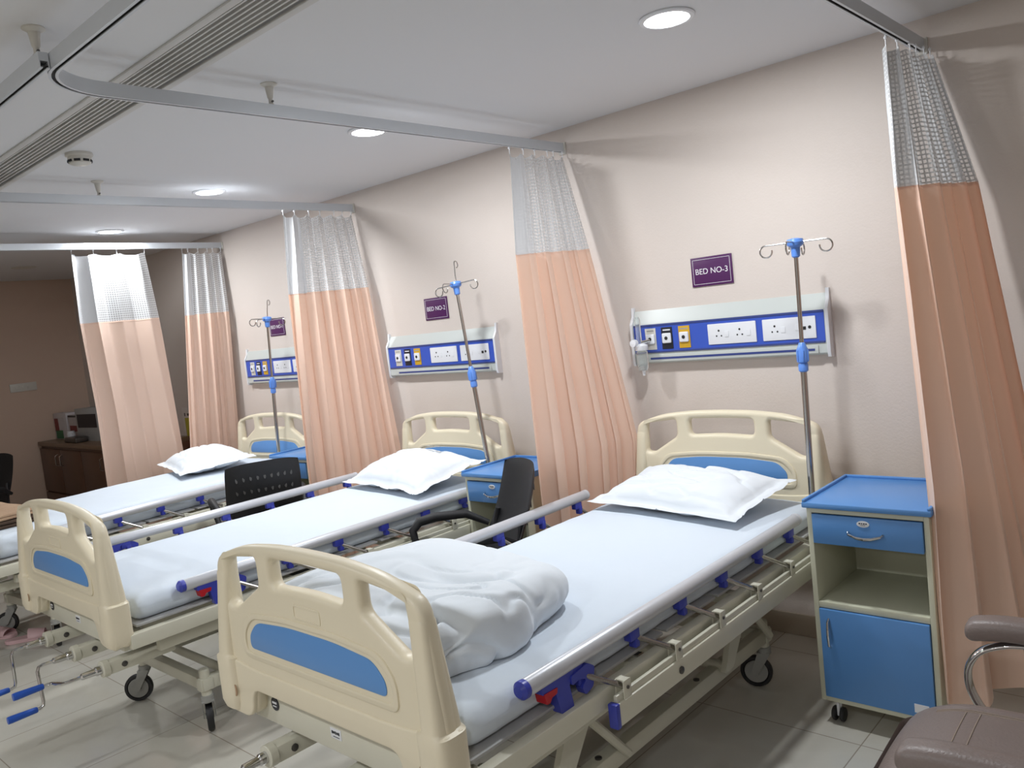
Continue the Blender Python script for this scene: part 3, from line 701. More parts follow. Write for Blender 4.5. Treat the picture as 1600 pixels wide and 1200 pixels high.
pm = MB(); pm.box((0.06, 0.11, 0.103), (0.035, 0.010, 0.003), 0.001); pm.box((0.125, 0.125, 0.098), (0.045, 0.012, 0.003), 0.001); pm.box((0.093, 0.112, 0.103), (0.016, 0.006, 0.002)); pp = pm.build('dark_print', MT['hubgrey'], p2); pp['label'] = 'dark printed marks'
pillow('white pillow on the farthest bed, left of the perforated black chair', 14, (-5.66, 2.78, 0.788), -0.25, 0.08, 0.84, 0.52, 0.125)

# crumpled cotton blanket at the foot of the nearest bed
def crumpled():
    bm = bmesh.new(); bmesh.ops.create_icosphere(bm, subdivisions=7, radius=1.0)
    A, B, H = 0.42, 0.385, 0.112
    for v in bm.verts:
        d = v.co.normalized()
        # squarish plan
        pw = 3.4; r = (abs(d.x) ** pw + abs(d.y) ** pw + abs(d.z) ** 2.2) ** (-1 / 2.5)
        p = Vector((d.x * r * A, d.y * r * B, d.z * r * H))
        sil = 1 + 0.17 * noise.noise(Vector((d.x * 1.8, d.y * 1.8, 4.2)))
        p.x *= sil; p.y *= sil
        q = Vector((p.x * 4.2, p.y * 4.2, p.z * 5))
        warp = noise.noise_vector(q * 0.6) * 1.1
        n1 = noise.noise(Vector(((q.x + q.y) * 0.22, (q.x - q.y) * 0.95, q.z * 0.6)) + warp * 0.7)
        n2 = noise.noise(Vector(((q.x + q.y) * 0.55, (q.x - q.y) * 1.9, q.z * 1.2)) + warp * 1.3 + Vector((3, 1, 7)))
        n3 = noise.noise(q * 4.5 + warp * 2)
        crease = -0.032 * math.exp(-(n1 * 8.5) ** 2) + 0.008 * (1 - abs(n2)) - 0.017 * math.exp(-(n2 * 10) ** 2) + 0.003 * n3
        low = noise.noise(Vector((p.x * 3, p.y * 3, 8.8))) * 0.04
        nn = Vector((d.x / A, d.y / B, d.z / H)).normalized()
        calm = 0.15 + 0.95 * min(1.0, max(0.0, (0.08 - p.y + p.x * 0.75) / 0.30))
        p += nn * (crease * calm)
        if p.z > -0.01: p.z += low * max(0, d.z)
        p.z = max(p.z, -0.062 + 0.004 * n3)
        v.co = p
    for f in bm.faces: f.smooth = True
    me = bpy.data.meshes.new('crumpled_blanket'); bm.to_mesh(me); bm.free(); me.materials.append(MT['blanket'])
    o = bpy.data.objects.new('crumpled_blanket', me); COL.objects.link(o)
    return o
cb = crumpled(); cb.location = (-1.885, 1.485, 0.757); cb.rotation_euler = (0, 0, -0.12)
tag(cb, 'crumpled white cotton blanket heaped at the foot of the nearest bed', 'blanket')

# folded tan blanket on bed 1
fb = empty('folded_blanket', (-5.38, 1.27, 0.722), 0.08); tag(fb, 'folded tan and dark brown blanket on the foot of the farthest bed', 'blanket')
for i in range(4):
    wob = lambda p, n, i=i: p + Vector((0.008 * noise.noise(Vector((p.y * 6, i, 0))), 0.008 * noise.noise(Vector((p.x * 6, i, 3))), 0.005 * noise.noise(p * 5 + Vector((0, 0, i)))))
    MB().rbox((0.004 * (i % 2), 0, 0.012 + i * 0.019), (0.62 - 0.008 * i, 0.42, 0.018), 0.0085, (20, 16, 1), wob).build('blanket_layer', MT['tan'] if i in (3,) or i == 2 else MT['darkbrown'], fb, auto=60)

# ------------------------------------------------------------------ IV poles
def circ_hook(c, r, a0, a1, plane_dir, up=Vector((0, 0, 1)), n=14):
    return [c + (plane_dir * math.cos(a0 + (a1 - a0) * k / n) + up * math.sin(a0 + (a1 - a0) * k / n)) * r for k in range(n + 1)]
def iv_pole(label, base, hub, joint_t, ang, group='stainless steel IV poles', tall=False):
    b = Vector(base); h = Vector(hub); t = empty('iv_pole', b); tag(t, label, 'IV pole', group)
    d = (h - b); ax = d.normalized(); j = d * joint_t
    MB().tube([(0, 0, 0), j], 0.0125, 14).build('lower_tube', MT['steel'], t)
    MB().tube([j, d], 0.0085, 12).build('upper_tube', MT['steel'], t)
    rot = Vector((0, 0, 1)).rotation_difference(ax).to_matrix().to_4x4()
    k = MB(); k.lathe([(0.014, -0.055), (0.019, -0.05), (0.019, -0.025), (0.016, -0.02), (0.022, -0.015), (0.022, 0.035), (0.017, 0.045), (0.012, 0.06), (0.010, 0.062)], mtx=Matrix.Translation(j) @ rot, seg=16)
    for a in range(6):
        k.box((0, 0, 0), (0.006, 0.006, 0.045), 0.002, mtx=Matrix.Translation(j) @ rot @ Matrix.Rotation(a * PI / 3, 4, 'Z') @ Matrix.Translation((0.022, 0, 0.01)))
    k.build('height_clamp', MT['ivblue'], t)
    k = MB(); k.lathe([(0.010, -0.06), (0.016, -0.055), (0.018, -0.02), (0.030, -0.012), (0.034, 0.0), (0.030, 0.012), (0.012, 0.016), (0, 0.017)], mtx=Matrix.Translation(d) @ rot, seg=18)
    k.build('hook_hub', MT['ivblue'], t)
    for i in range(4):
        a = ang + i * PI / 2
        dirv = Vector((math.cos(a), math.sin(a), 0)); dirv = (rot @ dirv)
        L = 0.115
        if tall and i == 1:
            p0 = d + dirv * 0.012; p1 = p0 + ax * 0.10 + dirv * 0.01
            pts = [p0, p0 + ax * 0.05, p1] + circ_hook(p1 + dirv * 0.018 + ax * 0.012, 0.018, PI, -PI / 2, dirv, ax, 12)
        else:
            e = d + dirv * L
            pts = [d + dirv * 0.02, d + dirv * 0.07, e] + circ_hook(e - ax * 0.024 + dirv * 0.0, 0.024, PI / 2, -PI * 1.05, dirv, ax, 14)[1:]
        MB().tube(pts, 0.0032, 8).build('bag_hook', MT['steel'], t)
    return t
iv_pole('tall IV pole in front of the BED NO-3 wall panel, beside the blue-topped locker', (-1.335, 3.15, 0.56), (-1.318, 3.15, 1.735), 0.612, 0.15)
iv_pole('leaning IV pole right of the BED NO-2 sign', (-3.118, 3.15, 0.56), (-3.234, 3.15, 1.780), 0.575, 0.25, tall=True)
iv_pole('IV pole crossing in front of the partly hidden BED NO-1 sign', (-5.235, 3.12, 0.56), (-5.135, 3.12, 1.745), 0.60, 0.5, tall=True)

# ------------------------------------------------------------------ bedside lockers
def make_locker():
    t = empty('bedside_locker', (0, 0, 0)); w, dp = 0.40, 0.39
    b = MB(); T = 0.018; z0, z1 = 0.085, 0.790
    for s_ in (-1, 1): b.box((s_ * (w / 2 - T / 2), dp / 2, (z0 + z1) / 2), (T, dp, z1 - z0), 0.002)
    b.box((0, dp - 0.005, (z0 + z1) / 2), (w - 2 * T, 0.01, z1 - z0)); b.box((0, dp / 2, z0 + T / 2), (w - 2 * T, dp, T), 0.002)
    b.box((0, dp / 2, z1 - T / 2), (w - 2 * T, dp, T)); b.box((0, dp / 2, 0.440), (w - 2 * T, dp - 0.002, 0.022), 0.002); b.box((0, dp / 2 + 0.01, 0.662), (w - 2 * T, dp - 0.02, 0.008))
    b.build('carcass', MT['ivory'], t)
    tp = MB(); tp.box((0, dp / 2, 0.800), (w + 0.022, dp + 0.03, 0.020), 0.004)
    for s_ in (-1, 1): tp.box((s_ * (w / 2 + 0.004), dp / 2, 0.814), (0.012, dp + 0.026, 0.012), 0.004)
    tp.box((0, dp + 0.008, 0.814), (w + 0.02, 0.012, 0.012), 0.004)
    tp.build('tray_top', MT['lblue'], t)
    dr = MB(); dr.box((0, 0.0, 0.7165), (w - 2 * T - 0.004, 0.018, 0.104), 0.003); dr = dr.build('drawer', MT['lblue'], t)
    MB().tube([(-0.058, -0.008, 0.716), (-0.052, -0.022, 0.711), (-0.025, -0.030, 0.704), (0, -0.032, 0.702), (0.025, -0.030, 0.704), (0.052, -0.022, 0.711), (0.058, -0.008, 0.716)], [0.004, 0.0045, 0.005, 0.0055, 0.005, 0.0045, 0.004], 8).build('drawer_handle', MT['chrome'], dr)
    bd = MB(); bd.lathe([(0, 0), (0.011, 0), (0.011, -0.002), (0, -0.0025)], (0, 0, 0), axis='Y', seg=24, mtx=Matrix.Translation((-0.005, -0.009, 0.748)) @ Matrix.Scale(1.9, 4, (1, 0, 0))); bd.build('oval_badge', MT['white'], dr)
    bp = MB()
    for k, wd in enumerate((0.006, 0.004, 0.006, 0.005)): bp.box((-0.0155 + k * 0.0072, -0.0118, 0.750), (wd * 0.9, 0.001, 0.004))
    bp.box((-0.005, -0.0118, 0.744), (0.016, 0.001, 0.001)); bp.build('badge_print', MT['nearblack'], dr)
    d = MB(); d.box((0, 0.0, 0.266), (w - 2 * T - 0.004, 0.018, 0.322), 0.003); d = d.build('door', MT['lblue'], t)
    MB().tube([(-0.148, -0.008, 0.395), (-0.148, -0.022, 0.385), (-0.146, -0.030, 0.350), (-0.146, -0.030, 0.335), (-0.148, -0.022, 0.300), (-0.148, -0.008, 0.290)], [0.004, 0.0045, 0.0055, 0.0055, 0.0045, 0.004], 8).build('door_handle', MT['chrome'], d)
    MB().box((0.140, -0.0095, 0.136), (0.045, 0.001, 0.030)).build('door_label', MT['white'], d)
    for sx in (-1, 1):
        for y in (0.045, dp - 0.045):
            c = empty('caster', (sx * (w / 2 - 0.045), y, 0)); c.parent = t
            f = MB(); f.lathe([(0.018, 0.085), (0.018, 0.080), (0.008, 0.076), (0.008, 0.05)], seg=12); f.box((0, -0.004, 0.045), (0.010, 0.028, 0.05), 0.003); f.build('caster_stem', MT['white'], c)
            m = MB()
            for q in (-1, 1): m.lathe([(0, -0.007), (0.022, -0.007), (0.0255, -0.003), (0.0255, 0.004), (0.022, 0.007), (0, 0.007)], (q * 0.014, -0.008, 0.026), axis='X', seg=22)
            m.build('caster_wheel', MT['rubber'], c)
    return t
l3 = make_locker(); l3.location = (-0.982, 2.735, 0); tag(l3, 'blue-topped bedside locker right of the nearest bed, wholly in view', 'bedside locker', 'blue and ivory bedside lockers')
l2 = copy_tree(l3); l2.location = (-2.790, 2.82, 0); tag(l2, 'blue-topped bedside locker beside the middle bed, behind the edge-on black chair')
l1 = copy_tree(l3); l1.location = (-4.78, 2.93, 0); l1.rotation_euler = (0, 0, 0.05); tag(l1, 'blue-topped bedside locker by the farthest bed, mostly hidden by curtain and chair')

# ------------------------------------------------------------------ bed head panels
def make_panel():
    t = empty('bedhead_panel', (0, 0, 0)); H = 0.475   # front of the wall at y=0, panel stands out to -y
    b = MB(); b.prism([(0, 1.268), (-0.050, 1.268), (-0.060, 1.276), (-0.060, 1.450), (-0.052, 1.462), (-0.012, 1.525), (0, 1.525)], -H, H, 'YZ'); b.build('panel_body', MT['lens'], t)
    MB().prism([(-0.054, 1.3215), (-0.0635, 1.3215), (-0.0635, 1.4515), (-0.056, 1.4515)], -H + 0.004, H - 0.004, 'YZ').build('blue_fascia', MT['pblue'], t)
    tr = MB(); tr.box((0, -0.0645, 1.452), (2 * H - 0.01, 0.006, 0.010), 0.001); tr.box((0, -0.0645, 1.3225), (2 * H - 0.01, 0.006, 0.008), 0.001); tr.build('trim_strips', MT['navy'], t)
    ch = MB(); ch.box((0.02, -0.061, 1.291), (2 * H - 0.11, 0.018, 0.034), 0.004); c = ch.build('rail_channel', MT['lens'], t)
    MB().box((0.02, -0.0705, 1.291), (2 * H - 0.14, 0.002, 0.010)).build('channel_slot', MT['navy'], c)
    for s_ in (-1, 1): MB().prism([(0, 1.255), (-0.058, 1.258), (-0.068, 1.275), (-0.068, 1.462), (-0.030, 1.500), (-0.022, 1.545), (0, 1.545)], s_ * (H + 0.001), s_ * (H + 0.015), 'YZ').build('end_cap', MT['white'], t)
    for k, (x, mt) in enumerate(((-0.375, 'offwhite'), (-0.284, 'nearblack'), (-0.190, 'yellow'))):
        o = MB(); o.box((x, -0.0655, 1.386), (0.060, 0.004, 0.104), 0.001); o = o.build('gas_outlet', MT[mt], t)
        MB().rbox((x, -0.074, 1.386), (0.048, 0.018, 0.048), 0.006, (2, 1, 2)).build('outlet_socket', MT['white'], o)
        MB().lathe([(0.0085, 0), (0.0085, -0.003), (0.0, -0.003)], (x, -0.083, 1.386), axis='Y', seg=16).build('socket_hole', MT['black'], o)
        pr = MB(); pr.box((x, -0.0678, 1.425), (0.040, 0.001, 0.006)); pr.build('outlet_print', MT['hubgrey'] if k != 1 else MT['white'], o)
    for x in (0.052, 0.318):
        o = MB(); o.box((x, -0.067, 1.387), (0.236, 0.008, 0.094), 0.003); o = o.build('socket_plate', MT['white'], t)
        def sock(cx):
            m = MB()
            m.lathe([(0.0048, 0), (0.0048, -0.0012), (0, -0.0012)], (cx, -0.071, 1.402), axis='Y', seg=10)
            for q in (-1, 1): m.lathe([(0.0038, 0), (0.0038, -0.0012), (0, -0.0012)], (cx + q * 0.012, -0.071, 1.378), axis='Y', seg=10)
            m.build('pin_holes', MT['black'], o)
        sock(x - 0.062)
        MB().box((x - 0.024, -0.0725, 1.385), (0.020, 0.004, 0.028), 0.0015).build('rocker_switch', MT['white'], o)
        if x < 0.2:
            sock(x + 0.040); MB().box((x + 0.082, -0.0725, 1.385), (0.020, 0.004, 0.028), 0.0015).build('rocker_switch', MT['white'], o)
        else:
            MB().box((x + 0.040, -0.0725, 1.390), (0.020, 0.004, 0.028), 0.0015).build('rocker_switch', MT['white'], o)
            MB().box((x + 0.068, -0.0715, 1.385), (0.016, 0.002, 0.014)).build('data_jack', MT['black'], o)
            MB().lathe([(0.007, 0), (0.007, -0.0015), (0, -0.0015)], (x + 0.092, -0.071, 1.388), axis='Y', seg=12).build('phone_jack', MT['black'], o)
    return t
pn3 = make_panel(); pn3.location = (-1.790, WALL, 0); pn3.scale = (1, 0.6, 1); tag(pn3, 'blue medical wall panel above the nearest bed, with a clear flowmeter attached', 'wall panel', 'blue bedhead service panels')
pn2 = copy_tree(pn3); pn2.location = (-3.695, WALL, 0); tag(pn2, 'blue medical wall panel above the middle bed, under the BED NO-2 sign')
pn1 = copy_tree(pn3); pn1.location = (-5.490, WALL, 0); tag(pn1, 'blue medical wall panel above the farthest bed, partly behind a curtain')
fm = empty('oxygen_flowmeter', (-2.205, WALL - 0.052, 1.375)); tag(fm, 'clear plastic oxygen flowmeter plugged into the left end of the nearest wall panel', 'flowmeter')
MB().lathe([(0.0, -0.01), (0.011, -0.01), (0.013, 0.0), (0.013, 0.11), (0.008, 0.125), (0.0, 0.125)], (0, -0.03, 0.0), seg=18).build('flow_tube', MT['glass'], fm)
MB().lathe([(0, -0.135), (0.022, -0.135), (0.027, -0.12), (0.027, -0.045), (0.018, -0.035), (0, -0.035)], (0.01, -0.03, 0), seg=20).build('humidifier_jar', MT['glass'], fm)
MB().lathe([(0.029, -0.038), (0.031, -0.035), (0.031, -0.015), (0.016, -0.005), (0, -0.005)], (0.01, -0.03, 0), seg=20).build('jar_lid', MT['white'], fm)
MB().lathe([(0, 0.0), (0.017, 0.0), (0.019, -0.008), (0.017, -0.026), (0, -0.028)], (-0.012, -0.045, 0.0), axis='Y', seg=18).build('control_knob', MT['white'], fm)
MB().tube([(0.04, 0.0, 0.005), (0.01, -0.03, 0.0)], 0.009, 10).build('probe', MT['chrome'], fm)
MB().lathe([(0.006, -0.16), (0.009, -0.135), (0, -0.135)], (0.01, -0.03, 0), seg=10).build('drain_tip', MT['white'], fm)

# ------------------------------------------------------------------ signs on the head wall
def bed_sign(n, x, z, tilt, label, grp=None):
    t = empty('bed_number_sign', (x, WALL - 0.002, z)); t.rotation_euler = (0, tilt, 0); tag(t, label, 'sign')
    MB().box((0, -0.002, 0), (0.208, 0.004, 0.134), 0.001).build('sign_board', MT['purple'], t)
    b = MB()
    for s_ in (-1, 1): b.box((0, -0.0045, s_ * 0.056), (0.186, 0.001, 0.0015)); b.box((s_ * 0.093, -0.0045, 0), (0.0015, 0.001, 0.1125))
    b.build('border_line', MT['signwhite'], t)
    text_mesh('sign_lettering', 'BED NO-%d' % n, 0.037, MT['signwhite'], t, Matrix.Translation((0, -0.0048, 0)) @ Matrix.Rotation(PI / 2, 4, 'X'), 0.0004, 0.0)
bed_sign(3, -1.828, 1.677, 0.0, 'purple sign reading BED NO-3')
bed_sign(2, -3.700, 1.670, 0.0, 'purple sign reading BED NO-2')
bed_sign(1, -5.495, 1.690, 0.0, 'purple sign reading BED NO-1, behind the farthest IV pole')
po = empty('wall_poster', (-7.13, WALL - 0.002, 0.80)); tag(po, 'narrow notice with a yellow block, seen between the two far curtains', 'poster')
MB().box((0, -0.001, 0), (0.26, 0.002, 0.56)).build('paper', MT['poster'], po)
MB().box((0, -0.0025, 0.10), (0.18, 0.001, 0.17)).build('yellow_block', MT['posteryellow'], po)
MB().box((0, -0.0025, -0.045), (0.09, 0.001, 0.05)).build('red_block', MT['cardred'], po)
q = MB(); q.box((0.02, -0.0025, 0.215), (0.11, 0.001, 0.022)); q.box((-0.08, -0.0025, 0.215), (0.02, 0.001, 0.03)); q.box((0.0, -0.0025, -0.12), (0.035, 0.001, 0.04)); q.build('print', MT['darksteel'], po)
sw = empty('switch_board', (LEFT + 0.001, 2.805, 1.405)); tag(sw, 'pale rectangular switch plate on the dark left wall', 'switch plate')
MB().box((0.006, 0, 0), (0.012, 0.25, 0.085), 0.003).build('plate', MT['offwhite'], sw)
for k in range(4): MB().box((0.014, -0.09 + k * 0.045, 0), (0.004, 0.022, 0.04), 0.001).build('rocker_switch', MT['offwhite'], sw)

# ------------------------------------------------------------------ cabinet with boxes at the far end
cab = empty('storage_cabinet', (-8.28, 2.87, 0)); tag(cab, 'dark brown wooden storage cabinet in the far left corner', 'cabinet')
CWd, CD = 2.24, 0.535
MB().box((0, CD / 2 + 0.01, 0.39), (CWd, CD, 0.78), 0.003).build('carcass', MT['wood'], cab)
nd = 4
for k in range(nd):
    x = -CWd / 2 + (k + 0.5) * CWd / nd
    dd = MB().box((x, 0.0, 0.53), (CWd / nd - 0.012, 0.02, 0.44), 0.002).build('cabinet_door', MT['wood'], cab)
    hx = x + (0.22 if k % 2 == 0 else -0.22)
    MB().tube([(hx, -0.01, 0.70), (hx, -0.035, 0.69), (hx, -0.035, 0.60), (hx, -0.01, 0.59)], 0.006, 8).build('door_handle', MT['chrome'], dd)
    dd = MB().box((x, 0.0, 0.19), (CWd / nd - 0.012, 0.02, 0.20), 0.002).build('drawer', MT['wood'], cab)
    MB().tube([(x - 0.05, -0.01, 0.22), (x - 0.04, -0.03, 0.22), (x + 0.04, -0.03, 0.22), (x + 0.05, -0.01, 0.22)], 0.005, 8).build('drawer_handle', MT['chrome'], dd)
MB().box((0, CD / 2 - 0.005, 0.80), (CWd, CD + 0.03, 0.04), 0.006).build('worktop', MT['counter'], cab)
def carton(x, y, z, d, rz, label, marks, name='carton', m='card'):
    t = empty(name, (x, y, z), rz); tag(t, label, 'box')
    MB().box((0, 0, d[2] / 2), d, 0.002).build('box_body', MT[m], t)
    for (mx, mz, w_, h_, mm) in marks: MB().box((mx * d[0], -d[1] / 2 - 0.0008, mz * d[2]), (w_ * d[0], 0.001, h_ * d[2])).build('box_print', MT[mm], t)
carton(-9.235, 3.10, 0.82, (0.34, 0.12, 0.27), 0.02, 'upright carton with maroon and green print at the left end of the cabinet', [(-0.30, 0.55, 0.3, 0.5, 'cardred'), (-0.15, 0.18, 0.55, 0.32, 'cardgreen'), (0.1, 0.75, 0.5, 0.2, 'card')])
carton(-8.84, 3.12, 0.82, (0.38, 0.14, 0.25), 0.0, 'low white carton with a maroon band in the middle of the cabinet', [(-0.05, 0.45, 0.75, 0.24, 'cardred'), (0.0, 0.95, 0.98, 0.08, 'nearblack')])
carton(-8.46, 3.10, 0.82, (0.44, 0.16, 0.32), 0.10, 'silvery carton with a black picture panel at the right of the cabinet', [(0.0, 0.62, 0.86, 0.42, 'nearblack')], m='platform')
carton(-8.50, 3.30, 0.82, (0.50, 0.10, 0.38), 0.04, 'taller pale carton standing behind the silvery carton', [])
jr = empty('small_jar', (-8.80, 2.98, 0.82)); tag(jr, 'small white jar standing in front of the cartons on the cabinet', 'jar')
MB().lathe([(0, 0), (0.035, 0), (0.038, 0.01), (0.038, 0.075), (0.03, 0.08)], seg=18).build('jar_body', MT['white'], jr)
MB().lathe([(0.034, 0.08), (0.034, 0.10), (0, 0.10)], seg=18).build('jar_lid', MT['white'], jr)
tr = empty('dark_tray', (-8.60, 2.95, 0.82)); tag(tr, 'dark low tray on the cabinet in front of the silvery carton', 'tray')
MB().rbox((0, 0, 0.025), (0.30, 0.12, 0.05), 0.012, (4, 3, 1)).build('tray_body', MT['darksteel'], tr)

# ------------------------------------------------------------------ black visitor chairs
def make_visitor():
    t = empty('visitor_chair', (0, 0, 0))     # faces +x, origin on the floor under the seat
    def backfn(sgn):
        def fn(a, b):
            u = a * 2 - 1; v = b
            w_ = 0.222 - 0.012 * v - 0.006 * v ** 12
            y = u * w_; z = 0.47 + v * (0.445 - 0.022 * abs(u) ** 3)
            x = -0.19 - 0.17 * v - 0.02 * math.sin(PI * v) + 0.055 * u * u + sgn * 0.010 * (1 - abs(u) ** 8) * (1 - abs(2 * v - 1) ** 8)
            return (x, y, z)
        return fn
    bk = MB(); bk.grid(backfn(1), 26, 20); bk.grid(backfn(-1), 26, 20)
    bmesh.ops.remove_doubles(bk.bm, verts=[v for v in bk.bm.verts if v.is_boundary], dist=0.001)
    back = bk.build('backrest', MT['chairblack'], t, auto=60)
    for r_ in range(3):
        for c_ in range(9):
            hm = MB()
            u = -0.72 + c_ * 0.18; v = 0.80 - r_ * 0.17
            for s_ in (-1,):
                p = Vector(backfn(s_)(u / 2 + 0.5, v)); hm.lathe([(0.0, 0.001), (0.0065, 0.001), (0.0065, -0.0015), (0, -0.0015)], (0, 0, 0), axis='X', seg=10, mtx=Matrix.Translation(p) @ Matrix.Scale(2.4, 4, (0, 0, 1)))
            hm.build('perforation', MT['darksteel'], back)
    MB().rbox((0.02, 0, 0.445), (0.44, 0.45, 0.05), 0.022, (10, 10, 1), lambda p, n: p + Vector((0, 0, -0.012 * (1 - min(1, (p.x - 0.02) ** 2 / 0.05)) if n.z > 0 else 0))).build('seat', MT['chairblack'], t, auto=60)
    for s_ in (-1, 1):
        a = MB(); a.tube([(-0.20, s_ * 0.235, 0.60), (-0.10, s_ * 0.262, 0.655), (0.05, s_ * 0.268, 0.665), (0.13, s_ * 0.265, 0.655), (0.165, s_ * 0.26, 0.62), (0.16, s_ * 0.25, 0.57), (0.10, s_ * 0.24, 0.51), (0.05, s_ * 0.225, 0.45)], [0.014, 0.020, 0.023, 0.022, 0.020, 0.018, 0.016, 0.014], 12)
        a.build('armrest', MT['chairblack'], t)
        l = MB(); l.tube([(0.20, s_ * 0.21, 0.0), (0.16, s_ * 0.20, 0.42), (0.14, s_ * 0.20, 0.435), (-0.15, s_ * 0.20, 0.435)], 0.011, 10); l.build('front_leg', MT['chairblack'], t)
        l = MB(); l.tube([(-0.25, s_ * 0.21, 0.0), (-0.16, s_ * 0.20, 0.42), (-0.19, s_ * 0.20, 0.48), (-0.235, s_ * 0.17, 0.68)], 0.011, 10); l.build('rear_leg', MT['chairblack'], t)
    return t
va = make_visitor(); va.location = (-4.50, 2.52, 0.0); va.rotation_euler = (0, 0, math.radians(158))
tag(va, 'black plastic chair showing its perforated back, between the two far beds', 'chair')
vb = copy_tree(va); vb.location = (-2.64, 2.42, 0.0); vb.rotation_euler = (0, 0, math.radians(240)); tag(vb, 'black plastic chair seen edge-on between the nearest and middle beds', 'chair')
vc = copy_tree(va); vc.location = (-7.55, 1.72, 0.0); vc.rotation_euler = (0, 0, math.radians(-60)); tag(vc, 'black chair at the far left edge, only its dark corner showing', 'chair')

# ------------------------------------------------------------------ leather armchair at lower right (faces -x)
ac = empty('office_armchair', (-0.385, 1.88, 0), math.radians(3)); tag(ac, 'brown leather office armchair with curved chrome arms, at lower right', 'armchair')
def seatdisp(p, n):
    q = p.copy()
    if n.z > 0.2:
        q.z += 0.022 * (1 - (abs(p.y) / 0.27) ** 2) - 0.05 * max(0, (-p.x - 0.12) / 0.16) ** 2
        q.z -= 0.005 * math.exp(-((abs(p.y) - 0.19) / 0.008) ** 2) * (1 if p.x > -0.2 else 0)
    # round the front corners
    f = max(0, (-p.x - 0.02) / 0.26); q.y *= 1 - 0.16 * f ** 2.5
    return q
seat = MB().rbox((-0.02, 0, 0.445), (0.54, 0.53, 0.12), 0.055, (40, 40, 4), seatdisp).build('seat', MT['leather'], ac, auto=60)
def seat_top(x, y):
    z = 0.505 + 0.022 * (1 - (abs(y) / 0.27) ** 2) - 0.05 * max(0, (-x - 0.12) / 0.16) ** 2; return z
def stitch_line(name, pts):
    m = MB(); P = []
    for (x, y) in pts:
        f = max(0, (-x - 0.02) / 0.26); P.append((x, y * (1 - 0.16 * f ** 2.5), seat_top(x, y) + 0.0005))
    m.tube(P, 0.0016, 5); m.build(name, MT['stitch'], seat)
n = 24
for yy in (0.165, 0.175): stitch_line('seam', [(-0.20 + 0.42 * k / n, yy) for k in range(n + 1)])
for yy in (-0.165, -0.175): stitch_line('seam', [(-0.20 + 0.42 * k / n, yy) for k in range(n + 1)])
for xx in (-0.135, -0.105, 0.035, 0.065): stitch_line('seam', [(xx, -0.16 + 0.32 * k / n) for k in range(n + 1)])
MB().rbox((0.25, 0, 0.80), (0.10, 0.50, 0.62), 0.045, (3, 20, 20), lambda p, n: p + Vector((0.25 * (p.z - 0.5) * 0.6, 0, 0))).build('backrest', MT['leather'], ac, auto=60)
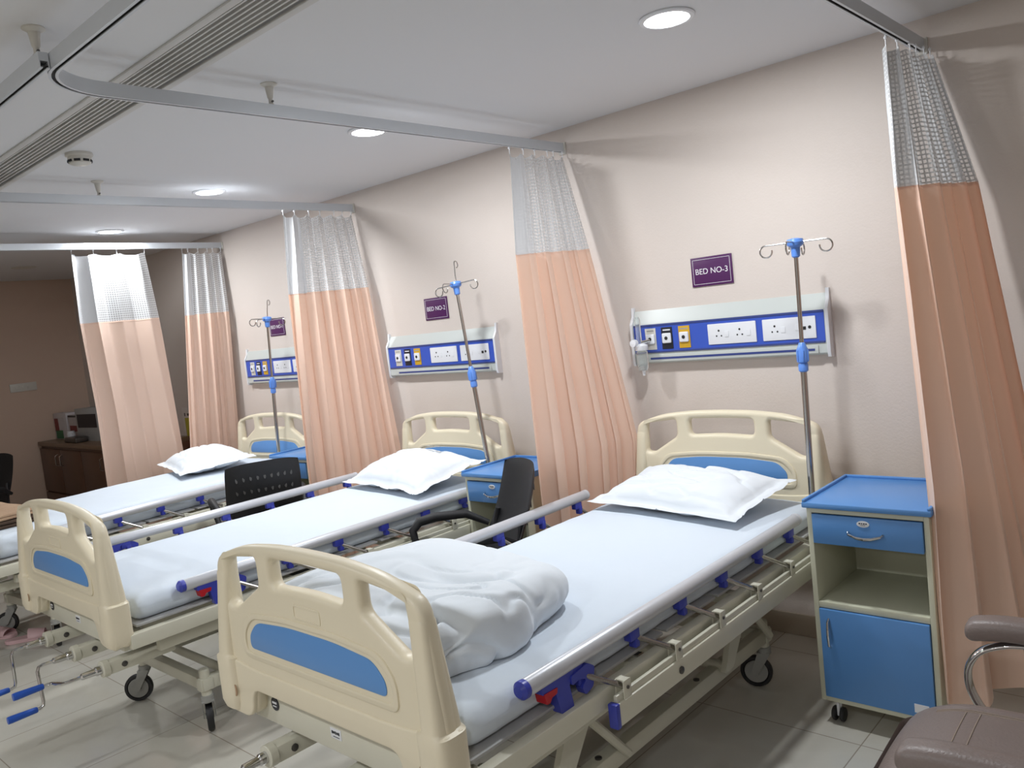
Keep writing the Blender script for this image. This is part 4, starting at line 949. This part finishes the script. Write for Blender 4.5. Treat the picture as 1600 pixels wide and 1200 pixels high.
for s_ in (-1, 1):
    yv = s_ * 0.333
    pad = MB().rbox((0.01, yv, 0.668), (0.34, 0.075, 0.055), 0.024, (14, 4, 1), lambda p, n: p + Vector((0, 0, -0.016 * max(0, (-p.x - 0.05) / 0.12) ** 2))).build('arm_pad', MT['leather'], ac, auto=60)
    pts = [(0.12, yv, 0.640), (-0.02, yv, 0.634), (-0.08, yv, 0.625), (-0.130, yv, 0.600), (-0.158, yv, 0.555), (-0.158, yv, 0.500), (-0.130, yv, 0.440), (-0.08, yv * 0.97, 0.395), (-0.01, yv * 0.85, 0.375), (0.05, yv * 0.6, 0.372)]
    # flat chrome band swept
    m = MB(); P = [Vector(p) for p in pts]; S = []
    for i in range(len(P) - 1):
        for k in range(6): 
            a0 = P[max(0, i - 1)]; a1 = P[i]; a2 = P[i + 1]; a3 = P[min(len(P) - 1, i + 2)]; t_ = k / 6
            S.append(0.5 * ((2 * a1) + (-a0 + a2) * t_ + (2 * a0 - 5 * a1 + 4 * a2 - a3) * t_ * t_ + (-a0 + 3 * a1 - 3 * a2 + a3) * t_ ** 3))
    S.append(P[-1]); rings = []
    for i, c_ in enumerate(S):
        T_ = (S[min(i + 1, len(S) - 1)] - S[max(0, i - 1)]).normalized(); u = Vector((0, 1, 0)); v = T_.cross(u).normalized()
        rings.append([m.bm.verts.new(c_ + u * (0.021 * math.cos(2 * PI * k / 14)) + v * (0.0085 * math.sin(2 * PI * k / 14))) for k in range(14)])
    for i in range(len(rings) - 1):
        for k in range(14): m.bm.faces.new((rings[i][k], rings[i][(k + 1) % 14], rings[i + 1][(k + 1) % 14], rings[i + 1][k])).smooth = True
    m.bm.faces.new(rings[0]); m.bm.faces.new(rings[-1][::-1])
    m.build('chrome_arm', MT['chrome'], ac, auto=60)
MB().lathe([(0.025, 0.10), (0.025, 0.33), (0.09, 0.37), (0.10, 0.39), (0, 0.39)], seg=20).build('gas_column', MT['chrome'], ac)
for k in range(5):
    a = 2 * PI * k / 5 + 0.3; c_, s_ = math.cos(a), math.sin(a)
    lg = MB().tube([(0.02 * c_, 0.02 * s_, 0.115), (0.15 * c_, 0.15 * s_, 0.095), (0.28 * c_, 0.28 * s_, 0.075)], [0.026, 0.020, 0.014], 10).build('base_leg', MT['chrome'], ac)
    MB().lathe([(0, -0.02), (0.026, -0.02), (0.028, -0.015), (0.028, 0.015), (0.026, 0.02), (0, 0.02)], (0, 0, 0), axis='X', seg=20, mtx=Matrix.Translation((0.28 * c_, 0.28 * s_, 0.0285)) @ Matrix.Rotation(a + 0.6, 4, 'Z')).build('caster_wheel', MT['rubber'], lg)

# ------------------------------------------------------------------ pale pink slippers on the floor at lower left
def slipper(x, y, rz, label):
    t = empty('slipper', (x, y, 0), rz); tag(t, label, 'slipper', 'pale pink slippers')
    sole = round_poly([(-0.125, -0.032), (-0.05, -0.036), (0.06, -0.045), (0.125, -0.03), (0.13, 0.015), (0.09, 0.042), (-0.02, 0.034), (-0.125, 0.030)], 0.035)
    MB().prism(sole, 0.001, 0.022, 'XY', 0.004).build('sole', MT['pink'], t)
    m = MB(); m.grid(lambda a, b: (0.0 + 0.085 * a, -0.047 * math.cos(PI * b), 0.018 + 0.048 * math.sin(PI * b) * (1 - 0.35 * a)), 8, 14); m.build('strap', MT['pink'], t, auto=None)
slipper(-5.62, 1.33, 0.5, 'pale pink slipper lying on the floor at the left picture edge')
slipper(-5.36, 1.42, 1.1, 'pale pink slipper next to a bed caster at the left, half cut by shadow')
